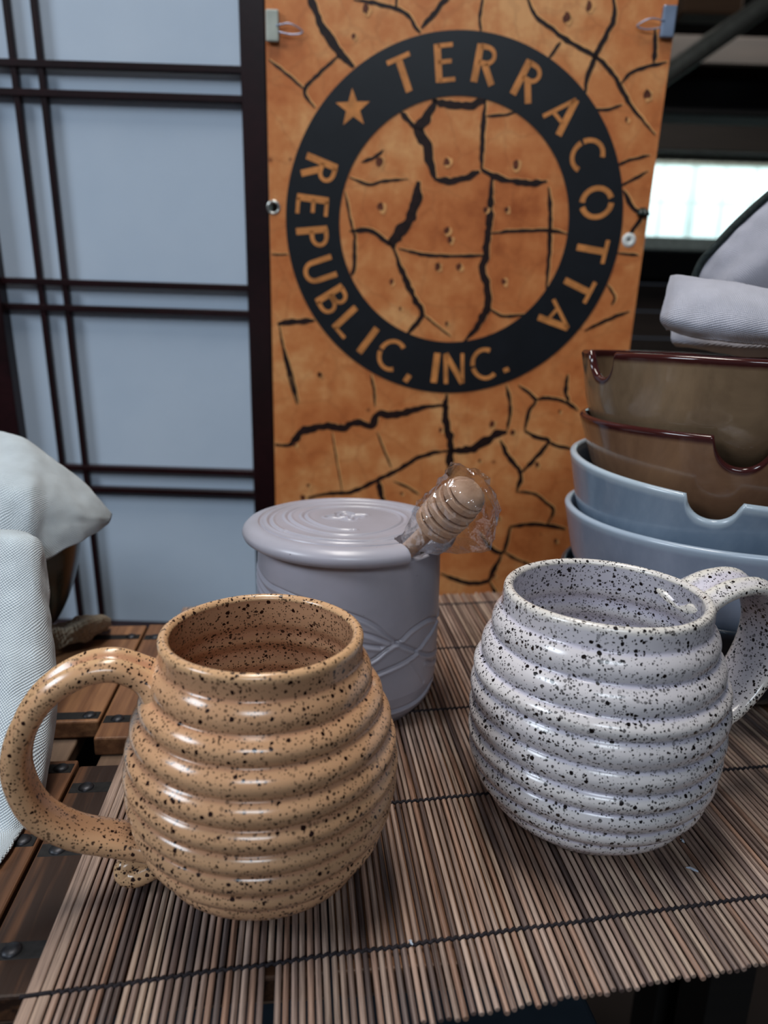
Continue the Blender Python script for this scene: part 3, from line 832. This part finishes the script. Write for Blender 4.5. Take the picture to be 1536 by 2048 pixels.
n_out0, n_out1 = 4, len(prof)
prof += [(.0552, JH + .001), (.0530, JH + .001), (.0520, JH - .001)]
for z in (.09, .07, .05, .03, .012, .007): prof.append((.0518, z))
prof += [(.03, .006), (0, .006)]
NTH = 560
# carved lines: (angle from the front in degrees, height)
curves = [
 [(-88, .091), (-70, .0885), (-54, .0862), (-36, .0855), (-12, .082), (6.4, .0767), (18.7, .0701), (30, .0594), (45, .050), (58, .0425), (72, .0375), (90, .036), (120, .045), (150, .062)],
 [(-88, .086), (-70, .0835), (-54, .0805), (-36, .078), (-12, .073), (12, .0659), (22.5, .0613), (29, .0578)],
 [(-88, .0815), (-70, .079), (-50, .0745), (-30, .070), (-8, .064), (14, .0585), (22, .0566)],
 [(110, .038), (90, .052), (70, .0615), (57.5, .0647), (44, .0632), (34.7, .0583), (25, .0545), (17, .0492), (0, .043), (-25, .036), (-60, .033)],
 [(100, .066), (80, .060), (70, .0559), (58.6, .0529), (50.4, .0488), (43.6, .0454), (22, .0406), (0, .034), (-30, .027)],
 [(88, .0285), (73, .0305), (60, .0365)],
 [(-90, .0125), (-60, .0125), (-20, .0125), (20, .0128), (49, .0128), (62, .0145), (75, .018), (100, .014)],
 [(43, .0424), (50, .034), (57, .024)]]
th_front = -pi / 2
ths = np.arange(NTH) * 2 * pi / NTH
phi = ((ths - th_front + pi) % (2 * pi)) - pi               # angle from the front, + to the right
zs = np.array([p[1] for p in prof[n_out0:n_out1]])
A_, Z_ = np.meshgrid(phi * .0577, zs)
D_ = np.zeros_like(A_)
for ci, c in enumerate(curves):
    S = np.array(catmull(c, 24)); S[:, 0] = np.radians(S[:, 0]) * .0577
    best = np.full(A_.shape, 1e9); sgn = np.zeros_like(A_)
    for k in range(len(S) - 1):
        a, b = S[k], S[k + 1]; ab = b - a; L2 = ab @ ab
        t = np.clip(((A_ - a[0]) * ab[0] + (Z_ - a[1]) * ab[1]) / L2, 0, 1)
        dx, dz = A_ - a[0] - t * ab[0], Z_ - a[1] - t * ab[1]; d = np.hypot(dx, dz)
        m = d < best; best[m] = d[m]; sgn[m] = np.sign(dz[m])
    g = .0004 if ci == 7 else .0013
    D_ -= g * np.exp(-(best / .0009) ** 2)
    D_ += g * .35 * np.exp(-((best - .0022) / .0011) ** 2) * (sgn < 0)
def jdisp(i, th, r, z):
    if n_out0 <= i < n_out1:
        k = int(round(th / (2 * pi) * NTH)) % NTH
        return r + D_[i - n_out0, k], z
    return r, z
v, f = lathe(prof, NTH, jdisp); me = pydata('jar_body', v, f); recalc(me)
obj('body', me, m_lav, jar)
# lid with a carved swirl and a slot for the dipper
LZ = JH + .0012
def lid_top(r): return LZ + .0125 - .0012 * (r / .055) ** 2
LP = [(0, LZ - .004), (.050, LZ - .004), (.0505, LZ), (.0585, LZ), (.0625, LZ + .0004), (.0652, LZ + .0022), (.0662, LZ + .0046), (.0655, LZ + .0072), (.0632, LZ + .0096), (.060, LZ + .0108), (.0565, LZ + .0112)]
nl0 = len(LP)
NR = 130
for i in range(NR + 1):
    r = .0555 * (1 - i / NR) + .0003
    LP.append((r, lid_top(r) - .0008 * (r > .0548)))
LP.append((0, lid_top(0)))
sw = []
for k in range(260):                                        # spiral from rim to centre
    t = k / 259; a = 3.9 + t * 2 * pi * 2.15; rr = .0495 - .024 * t ** .9 + .0016 * sin(3 * a)
    sw.append((rr * cos(a), rr * sin(a)))
rose = []
for k in range(120):
    t = k / 119; a = .6 + t * 2 * pi * 1.9; rr = .0125 * (1 - t * .8) * (1 + .28 * sin(4.0 * a + .5))
    rose.append((rr * cos(a) - .002, rr * sin(a) * .75 + .002))
leaf = [(.0495 * cos(a), .0495 * sin(a)) for a in np.linspace(0, 2 * pi, 140)]
SWL = [np.array(s) for s in (sw, rose, leaf)]
LT = 300
lth = np.arange(LT) * 2 * pi / LT
lr = np.array([p[0] for p in LP[nl0:nl0 + NR + 1]])
RX = lr[:, None] * np.cos(lth)[None, :]; RY = lr[:, None] * np.sin(lth)[None, :]
LD = np.zeros_like(RX)
for li, S in enumerate(SWL):
    best = np.full(RX.shape, 1e9)
    for k in range(len(S) - 1):
        a, b = S[k], S[k + 1]; ab = b - a; L2 = ab @ ab + 1e-12
        t = np.clip(((RX - a[0]) * ab[0] + (RY - a[1]) * ab[1]) / L2, 0, 1)
        best = np.minimum(best, np.hypot(RX - a[0] - t * ab[0], RY - a[1] - t * ab[1]))
    LD -= .0006 * np.exp(-(best / .0009) ** 2); LD += .0005 * np.exp(-((best - .002) / .001) ** 2)
def ldisp(i, th, r, z):
    if nl0 <= i <= nl0 + NR:
        return r, z + LD[i - nl0, int(round(th / (2 * pi) * LT)) % LT]
    return r, z
v, f = lathe(LP, LT, ldisp); me = pydata('lid', v, f); recalc(me)
na = radians(-44); nd = Vector((cos(na), sin(na), 0)); npd = Vector((-nd.y, nd.x, 0))
sl = []
hw_ = .0120; off = .0
for k in range(13):
    t = pi / 2 + pi * k / 12; sl.append(nd * (.052 + .008 * cos(t)) + npd * (hw_ * sin(t) + off))
sl += [nd * .09 + npd * (-hw_ - .006 + off), nd * .09 + npd * (hw_ + .006 + off)]
cv = [p + Vector((0, 0, LZ - .02)) for p in sl] + [p + Vector((0, 0, LZ + .03)) for p in sl]; n = len(sl)
cf = [tuple(range(n))[::-1], tuple(range(n, 2 * n))] + [(k, (k + 1) % n, n + (k + 1) % n, n + k) for k in range(n)]
cme = pydata('cut', cv, cf, False); recalc(cme)
lid_me = boolean_cut(me, [cme])
lid_me.materials.clear()
lo = obj('lid', lid_me, m_lav, jar)
try:
    lo.modifiers.new('bev', 'BEVEL'); b_ = lo.modifiers['bev']; b_.width = .0012; b_.segments = 3; b_.limit_method = 'ANGLE'; b_.angle_limit = radians(50)
except Exception: pass

# honey dipper wrapped in clear film
m_beech = m_wood('beech_wood', (srgb(168, 128, 104), srgb(200, 164, 138), srgb(216, 184, 160)), 'Z', 30, .55, .0, 300, .15)
P0 = at_depth(818, 1098, .394); P1 = at_depth(946, 976, .368)
dax = (P1 - P0).normalized(); LEN = (P1 - P0).length
dip = empty('honey_dipper', P0); tag(dip, 'wooden honey dipper in clear film sticking out of the jar lid', 'dipper')
dip.rotation_mode = 'QUATERNION'; dip.rotation_quaternion = dax.to_track_quat('Z', 'Y')
h0 = LEN - .036; HR = .0130
pr_ = [(0, -.05), (.0040, -.05), (.0045, -.02), (.0048, h0 - .002), (.0052, h0 + .001)]
v, f = lathe(pr_ + [(0, h0 + .002)], 32); obj('stick', pydata('stick', v, f), m_beech, dip)
pr_ = [(0, h0 - .001), (.0055, h0 - .001), (.0095, h0 + .001)]
core = .0062
for k in range(5):
    z0 = h0 + .0012 + k * .0060; R = HR * (.86 + .14 * sin(pi * (k + 1.1) / 5.6))
    pr_ += [(R - .0007, z0), (R, z0 + .0007), (R, z0 + .0038), (R - .0006, z0 + .0045), (core, z0 + .0046), (core, z0 + .0059)]
pr_ += [(HR * .84, h0 + .031), (HR * .80, h0 + .0325), (HR * .66, h0 + .0345), (HR * .4, h0 + .0362), (0, h0 + .0368)]
v, f = lathe(pr_, 56); me = pydata('head', v, f, True); recalc(me)
hd = obj('head', me, m_beech, dip); md = hd.modifiers.new('es', 'EDGE_SPLIT'); md.split_angle = radians(40)
mf = bpy.data.materials.new('clear_film'); mf.use_nodes = True; nt = mf.node_tree
for nd_ in list(nt.nodes): nt.nodes.remove(nd_)
out = nt.nodes.new('ShaderNodeOutputMaterial'); mx_ = nt.nodes.new('ShaderNodeMixShader'); tr = nt.nodes.new('ShaderNodeBsdfTransparent'); gl = nt.nodes.new('ShaderNodeBsdfGlossy')
tr.inputs[0].default_value = (.97, .97, .98, 1); gl.inputs['Roughness'].default_value = .07
lw = nt.nodes.new('ShaderNodeLayerWeight'); lw.inputs[0].default_value = .25
mr = nt.nodes.new('ShaderNodeMath'); mr.operation = 'MULTIPLY_ADD'; mr.inputs[1].default_value = .6; mr.inputs[2].default_value = .13
nzf = nt.nodes.new('ShaderNodeTexNoise'); nzf.inputs['Scale'].default_value = 260; bpf = nt.nodes.new('ShaderNodeBump'); bpf.inputs['Strength'].default_value = .22; bpf.inputs['Distance'].default_value = .004
tcf = nt.nodes.new('ShaderNodeTexCoord')
for a, b in ((tcf.outputs['Object'], nzf.inputs['Vector']), (nzf.outputs[0], bpf.inputs['Height']), (bpf.outputs[0], gl.inputs['Normal']), (lw.outputs['Facing'], mr.inputs[0]), (mr.outputs[0], mx_.inputs[0]), (tr.outputs[0], mx_.inputs[1]), (gl.outputs[0], mx_.inputs[2]), (mx_.outputs[0], out.inputs[0])): nt.links.new(a, b)
# film: a loose faceted sleeve, gathered at the end, flaring to one side
vs, fs = [], []; NA, NS = 26, 18
rw = random.Random(5)
inv = dip.rotation_quaternion.inverted()
flare_dir = inv @ (Rw * .55 - Uw * .85)
fa = atan2(flare_dir.y, flare_dir.x)
for j in range(NS + 1):
    s = j / NS; z = .003 + s * (LEN + .0025)
    for k in range(NA):
        a = 2 * pi * k / NA + (j % 2) * pi / NA
        r = HR + .0010 + .0022 * rw.random()
        fl = max(0, cos(a - fa)) ** 4
        r += fl * (.0135 * math.exp(-((s - .62) / .26) ** 2))
        if s < .40: r *= .50 + .50 * s / .40
        if s > .88: r *= sqrt(max(0, 1 - ((s - .88) / .125) ** 2)) * (1 + .2 * rw.random())
        crumple = (.0012 if s < .6 else .0030) * noise.noise(Vector((cos(a) * 3, sin(a) * 3, z * 300)))
        vs.append(((r + crumple) * cos(a), (r + crumple) * sin(a), z + .0022 * noise.noise(Vector((a * 2, z * 300, 3)))))
for j in range(NS):
    for k in range(NA):
        k2 = (k + 1) % NA; A = j * NA; B = (j + 1) * NA
        if j % 2 == 0: fs += [(A + k, A + k2, B + k), (A + k2, B + k2, B + k)]
        else: fs += [(A + k, A + k2, B + k2), (A + k, B + k2, B + k)]
obj('plastic_film', pydata('film', vs, fs, False), mf, dip)

# ================================================================== BOWL STACK
def bowl(name, label, X, Y, zrim, R, height, mat, notch_px=None, notch_w=.015, notch_d=.012, tx=0, ty=0, taper=.80, wall=.0048, kind='straight'):
    root = empty(name, (X, Y, zrim - height)); tag(root, label, 'bowl', 'stacked serving bowls')
    root.rotation_euler = (ty, -tx, 0)
    fr = R * .42
    outp = [(0, .003), (fr - .006, .003), (fr - .004, 0), (fr, 0), (fr + .001, .004)]
    def rout(z):
        t = max(0, min(1, (z - .004) / (height - .004)))
        if kind == 'straight': s = sqrt(max(0, 1 - (1 - min(1, t / .62)) ** 2.2)); r = fr + (R * taper - fr) * s + (R - R * taper) * t
        else: s = (1 - (1 - t) ** 2.4); r = fr + (R - fr) * s
        return r
    nth = []
    if notch_px:
        best = None
        for k in range(720):
            th = -pi + pi * k / 720
            p = Vector((X + R * cos(th), Y + R * sin(th), zrim)) - CAM
            px = 768 + FPX * p.dot(Rw) / p.dot(Fw)
            if best is None or abs(px - notch_px) < best[0]: best = (abs(px - notch_px), th)
        nth = [best[1], best[1] + pi]
    def rimz(th):
        z = height + .0006 * noise.noise(Vector((cos(th) * 1.5, sin(th) * 1.5, R * 90)))
        for q in nth:
            d = (th - q + pi) % (2 * pi) - pi; s = abs(d) * R / notch_w
            if s < 1.25:
                e = sqrt(max(0, 1 - s ** 2.2)) if s < 1 else 0
                z -= notch_d * e
                if s > .85: z -= 0
        return z
    NZ, NT = 70, 420; v, f = [], []; rim = []; rings = []
    def add(r, z, th, w): v.append((r * cos(th), r * sin(th), z)); rim.append(w); return len(v) - 1
    def ring(fn): rings.append([add(*fn(2 * pi * k / NT), 2 * pi * k / NT, 0) for k in range(NT)])
    v.append((0, 0, .003)); rim.append(0); rings.append([0])
    for r, z in outp[1:]: ring(lambda th, r=r, z=z: (r, z))
    for i in range(1, NZ + 1):
        def fn(th, i=i):
            zz = .004 + (rimz(th) - wall * .5 - .004) * (i / NZ); return rout(zz), zz
        ring(fn)
        for k in range(NT):
            rim[rings[-1][k]] = max(0, 1 - (NZ - i) / NZ * height / .0042)
    for j in range(1, 8):
        def fn(th, j=j):
            zt = rimz(th) - wall * .5; r0 = rout(zt); a = pi * j / 8
            return r0 - wall / 2 + wall / 2 * cos(a), zt + wall / 2 * sin(a)
        ring(fn)
        for k in range(NT): rim[rings[-1][k]] = 1
    for i in range(NZ // 2, -1, -1):
        def fn(th, i=i):
            zz = .009 + (rimz(th) - wall * .5 - .009) * (i / (NZ // 2)); return max(rout(zz) - wall, .004), zz
        ring(fn)
        for k in range(NT): rim[rings[-1][k]] = max(0, 1 - (NZ // 2 - i) / (NZ // 2) * height / .005)
    v.append((0, 0, .008)); rim.append(0); rings.append([len(v) - 1])
    for a, b in zip(rings[:-1], rings[1:]):
        for k in range(NT):
            k2 = (k + 1) % NT
            if len(a) == 1: f.append((a[0], b[k2], b[k]))
            elif len(b) == 1: f.append((a[k], a[k2], b[0]))
            else: f.append((a[k], a[k2], b[k2], b[k]))
    me = pydata('bowl', v, f); recalc(me)
    at = me.attributes.new('rim', 'FLOAT', 'POINT'); at.data.foreach_set('value', rim)
    obj('body', me, mat, root)
    return root
m_brown = m_glaze('brown_glaze', srgb(96, 76, 58), srgb(140, 116, 90), srgb(58, 24, 24), .12)
m_brown2 = m_glaze('amber_brown_glaze', srgb(98, 68, 52), srgb(144, 108, 80), srgb(62, 26, 26), .12)
m_blue = m_glaze('pale_blue_glaze', srgb(112, 130, 150), srgb(142, 158, 176), srgb(170, 184, 196), .16, .3)
m_bluegrey = m_glaze('blue_grey_glaze', srgb(124, 134, 152), srgb(150, 158, 176), srgb(160, 174, 190), .2, .3)
m_navy = m_glaze('dark_navy_glaze', srgb(18, 24, 32), srgb(30, 38, 48), srgb(40, 50, 62), .2, .3)
bowl('serving_bowl', 'dark navy glazed bowl at the bottom of the stack', .2388, .486, .0720, .1110, .0720, m_navy)
bowl('serving_bowl', 'grey-blue bowl with a plain rim below the pale blue notched one', .2338, .48, .1191, .1083, .082, m_bluegrey, taper=.84)
bowl('serving_bowl', 'pale blue bowl with a notched rim directly under the brown bowls', .2211, .4848, .1505, .0993, .080, m_blue, 1410, .0148, .0130, tx=-.045, ty=.060)
bowl('serving_bowl', 'amber-brown bowl with a notched rim under the topmost bowl', .2275, .48, .1815, .0982, .076, m_brown2, 1492, .0157, .0172, taper=.75)
bowl('serving_bowl', 'brown glazed bowl with red rim, topmost of its stack, holding cloths', .2252, .48, .2219, .0988, .078, m_brown, 1194, .0157, .0157, tx=-.012, ty=-.012, taper=.85)

# ================================================================== CLOTHS
m_linen = m_cloth('white_linen', srgb(224, 236, 244), 1500, .9, .6)
m_linen2 = m_cloth('soft_white_cotton', srgb(206, 206, 220), 1700, .9, .3)
m_grey = m_cloth('grey_white_linen', srgb(190, 190, 204), 1700, .9, .2)
m_burlap = m_cloth('beige_burlap', srgb(172, 158, 136), 600, .95, .4)

def patch(rows, nu=14, nv=14, wr=.0012, wscale=30, seed=0.0, thick=.0016, world=True, at=at_depth, zmin=None):
    G = [[np.array(at(*p)) for p in r] for r in rows]
    A = [catmull(r, nu) for r in G]                       # along u
    Mx = len(A[0]); cols_ = [catmull([A[i][k] for i in range(len(A))], nv) for k in range(Mx)]
    Ny = len(cols_[0]); v = []
    for j in range(Ny):
        for k in range(Mx):
            p = Vector(cols_[k][j]); s = Vector((p.x * wscale + seed, p.y * wscale, p.z * wscale))
            p += Vector((noise.noise(s), noise.noise(s + Vector((9, 0, 0))), noise.noise(s + Vector((0, 9, 0))))) * wr
            s2 = s * 3.1; p += Vector((noise.noise(s2), noise.noise(s2 + Vector((5, 0, 0))), noise.noise(s2 + Vector((0, 5, 0))))) * wr * .35
            if zmin is not None: p.z = max(p.z, zmin + .0006 * (1 + noise.noise(s2)))
            v.append(p)
    f = [(j * Mx + k, j * Mx + k + 1, (j + 1) * Mx + k + 1, (j + 1) * Mx + k) for j in range(Ny - 1) for k in range(Mx - 1)]
    return v, f
def cloth(name, mat, rows, parent=None, thick=.0018, **kw):
    v, f = patch(rows, **kw); me = pydata(name, v, f)
    Mx = f[0][3]; Ny = len(v) // Mx
    uu = np.zeros((Ny, Mx)); vv_ = np.zeros((Ny, Mx)); P = np.array([tuple(p) for p in v]).reshape(Ny, Mx, 3)
    jm, km = Ny // 2, Mx // 2
    uu[:] = np.concatenate([[0], np.cumsum(np.linalg.norm(np.diff(P[jm], axis=0), axis=1))])[None, :]
    vv_[:] = np.concatenate([[0], np.cumsum(np.linalg.norm(np.diff(P[:, km], axis=0), axis=1))])[:, None]
    uvl = me.uv_layers.new(name='weave'); li = np.zeros(len(me.loops), dtype=np.int32); me.loops.foreach_get('vertex_index', li)
    uvl.data.foreach_set('uv', np.stack([uu.ravel()[li], vv_.ravel()[li]], 1).ravel().astype(np.float32))
    if parent:
        me.transform(Matrix.Translation(-parent.location))
    o = obj(name, me, mat, parent)
    sm = o.modifiers.new('thick', 'SOLIDIFY'); sm.thickness = thick; sm.offset = 0
    return o
# left: dark pot under white linen, on a burlap cloth
pc = at_height(-25, 1290, 0)
pr0 = at_depth(158, 1150, .518)
pot = empty('dark_pot', (pr0.x - .066, .518, ZT + .004))
tag(pot, 'dark green-black glazed pot covered by the white linen cloth', 'pot')
m_pot = m_glaze('dark_teal_glaze', srgb(22, 34, 34), srgb(52, 66, 64), srgb(30, 42, 42), .25)
pp = [(0, .003), (.030, .003), (.033, 0), (.038, 0), (.044, .006), (.053, .025), (.060, .048), (.0640, .07), (.0655, .09), (.0645, .107), (.062, .110), (.0595, .108), (.060, .09), (.055, .05), (.045, .02), (.03, .009), (0, .008)]
pp2 = [tuple(p) for p in catmull(pp[3:11], 8)]
v, f = lathe(pp[:3] + pp2 + pp[11:], 96); me = pydata('pot', v, f); recalc(me)
pot.scale = (.96, .96, .90); pot.location.x += .0025
obj('body', me, m_pot, pot)
v, f = lathe([(.0605, .1085), (.0625, .1115), (.0645, .1095), (.0635, .107)], 96); obj('rim', pydata('potrim', v, f), m_pot, pot)
lin = empty('linen_cloth', (pot.location.x, .44, ZT)); tag(lin, 'white linen cloth draped over the dark pot with a pointed corner', 'cloth')
cloth('draped_corner', m_linen, [
  [(-170, 1010, .590), (-60, 1010, .590), (0, 1015, .585), (60, 1020, .575), (110, 1030, .560), (165, 1040, .53), (214, 1040, .486)],
  [(-170, 905, .545), (-60, 905, .545), (0, 908, .54), (60, 925, .535), (110, 950, .525), (165, 990, .505), (219, 1034, .478)],
  [(-170, 862, .50), (-60, 858, .50), (0, 866, .495), (55, 885, .49), (105, 920, .485), (163, 972, .480), (222, 1030, .473)],
  [(-170, 950, .440), (-60, 950, .436), (0, 955, .434), (60, 965, .432), (96, 985, .438), (155, 1015, .448), (221, 1034, .470)],
  [(-170, 1050, .422), (-60, 1050, .418), (0, 1055, .415), (55, 1060, .414), (92, 1062, .424), (150, 1052, .440), (219, 1039, .468)],
  [(-170, 1150, .420), (-60, 1150, .416), (0, 1152, .412), (50, 1150, .411), (90, 1127, .419), (150, 1088, .438), (214, 1046, .466)]],
  lin, nu=16, nv=14, wr=.0022, wscale=34, seed=3)
cloth('front_fold', m_linen, [
  [(-190, 1056, .402), (-60, 1056, .398), (0, 1062, .396), (40, 1066, .396), (62, 1074, .398), (72, 1090, .408)],
  [(-190, 1085, .386), (-60, 1085, .383), (0, 1088, .380), (45, 1092, .380), (76, 1098, .386), (84, 1105, .402)],
  [(-190, 1200, .368), (-60, 1200, .366), (0, 1200, .362), (50, 1200, .362), (84, 1200, .368), (94, 1202, .384)],
  [(-190, 1310, .350), (-60, 1310, .348), (0, 1310, .342), (50, 1310, .343), (90, 1310, .350), (100, 1312, .364)],
  [(-190, 1410, .335), (-60, 1410, .332), (0, 1410, .326), (50, 1410, .328), (96, 1410, .334), (106, 1411, .346)],
  [(-190, 1560, .312), (-60, 1560, .308), (-10, 1560, .304), (40, 1560, .305), (78, 1562, .310), (90, 1560, .318)],
  [(-190, 1660, .298), (-60, 1662, .295), (-20, 1664, .292), (20, 1664, .291), (44, 1664, .294), (52, 1662, .299)],
  [(-190, 1756, .272), (-80, 1758, .269), (-50, 1760, .268), (-20, 1758, .268), (-4, 1752, .269), (4, 1742, .273)]],
  lin, nu=14, nv=12, wr=.0026, wscale=30, seed=8, zmin=ZT + .0022)
def at_r(x, y, Y): return at_depth(x, y, Y + .02)
def at_p(x, y, Y): return at_depth(x, y, Y + .043)
def at_h(x, y, z): return at_height(x, y, z)
bur = empty('burlap_cloth', at_height(165, 1275, ZT)); tag(bur, 'folded beige burlap cloth under the dark pot', 'cloth')
cloth('fold', m_burlap, [
  [(60, 1285, .000), (110, 1268, .000), (150, 1258, .000), (190, 1250, .0), (221, 1250, -.001)],
  [(60, 1270, .006), (110, 1250, .010), (160, 1238, .013), (200, 1233, .014), (222, 1238, .009)],
  [(60, 1280, .009), (110, 1262, .013), (160, 1250, .015), (200, 1245, .013), (221, 1246, .008)],
  [(60, 1310, .001), (110, 1296, .001), (150, 1288, .001), (190, 1272, .000), (218, 1258, .000)]],
  bur, nu=12, nv=10, wr=.0034, wscale=70, seed=2, thick=.0015, at=at_h, zmin=ZT + .0015)

# right: cloths on the topmost bowl
cuff = empty('cotton_cloth', (.2252, .48, .2219)); tag(cuff, 'folded white cotton cloth band lying across the topmost brown bowl', 'cloth')
cloth('folded_band', m_linen2, [
  [(1352, 585, .496), (1372, 585, .486), (1450, 597, .474), (1560, 612, .468), (1660, 620, .468), (1760, 630, .478)],
  [(1346, 554, .487), (1368, 551, .478), (1440, 565, .466), (1550, 582, .460), (1660, 590, .46), (1760, 600, .47)],
  [(1336, 585, .474), (1362, 588, .458), (1440, 600, .442), (1550, 612, .434), (1660, 620, .436), (1765, 630, .45)],
  [(1319, 634, .470), (1350, 640, .449), (1440, 652, .432), (1550, 662, .424), (1660, 668, .428), (1770, 672, .445)],
  [(1334, 655, .476), (1362, 667, .454), (1440, 682, .438), (1550, 690, .430), (1660, 694, .434), (1760, 694, .45)]],
  cuff, nu=12, nv=10, wr=.0022, wscale=30, seed=1, at=at_r)
cloth('inner_fold', m_linen2, [
  [(1340, 662, .500), (1372, 664, .496), (1440, 672, .490), (1550, 680, .485), (1660, 684, .485)],
  [(1341, 680, .496), (1372, 684, .488), (1440, 690, .480), (1550, 694, .475), (1660, 696, .476)],
  [(1352, 692, .500), (1390, 696, .494), (1440, 706, .486), (1550, 714, .478), (1660, 716, .478)]],
  cuff, nu=10, nv=8, wr=.0018, wscale=40, seed=6, at=at_r)
gre = empty('piped_cloth', (.25, .52, .2219)); tag(gre, 'grey-white linen cloth with dark piped edge, rising above the white cotton band', 'cloth')
edge = [(1388, 575, .505), (1408, 530, .503), (1432, 503, .50), (1480, 452, .50), (1540, 398, .50), (1600, 352, .50), (1660, 330, .51)]
cloth('peak', m_grey, [
  [(1400, 600, .545), (1425, 560, .55), (1450, 530, .555), (1500, 480, .56), (1560, 430, .565), (1620, 380, .565), (1680, 350, .565)],
  edge,
  [(1402, 590, .494), (1432, 560, .485), (1470, 520, .480), (1520, 478, .478), (1575, 440, .478), (1640, 410, .482), (1700, 395, .49)],
  [(1420, 600, .488), (1450, 585, .476), (1500, 555, .468), (1550, 530, .466), (1610, 510, .466), (1670, 500, .470), (1730, 500, .48)],
  [(1425, 640, .490), (1460, 640, .480), (1520, 640, .474), (1570, 640, .472), (1630, 640, .472), (1690, 640, .475), (1740, 640, .48)]],
  gre, nu=10, nv=10, wr=.0016, wscale=34, seed=12, at=at_p)
v, f = tube([Vector(p) for p in catmull([tuple(at_p(p[0] - 5, p[1] - 6, p[2] - .006)) for p in edge], 10)], .0027, 10)
me = pydata('piping', v, f); me.transform(Matrix.Translation(-gre.location))
obj('piping', me, m_plain('dark_green_piping', srgb(40, 48, 48), .8, .2, var=.25, scale=500), gre)

# shreds of clear plastic lying on the mat
m_shred = m_plain('clear_plastic_shred', srgb(190, 200, 215), .15, .6)
for px, py, L, an, lab in ((1384, 1738, .0052, .5, 'longish bluish plastic shred lying on the mat before the white mug'), (1365, 1681, .0026, 1.2, 'tiny pale plastic fleck on the mat close to the foot of the white mug'), (822, 1884, .0026, 1.0, 'tiny white plastic fleck on the mat beside its foremost cord')):
    p = at_height(px, py, .0006); v, f = tube([(-L / 2, 0, .0001), (-L / 6, .0004, .0006), (L / 6, -.0004, .0003), (L / 2, .0002, .0001)], [.0003, .0006, .0005, .0002], 5)
    o = obj('plastic_shred', pydata('shred', v, f, False), m_shred, None, p + Vector((0, 0, -.0003)), (0, 0, pi - an))
    tag(o, lab, 'shred', 'plastic shreds on the mat')
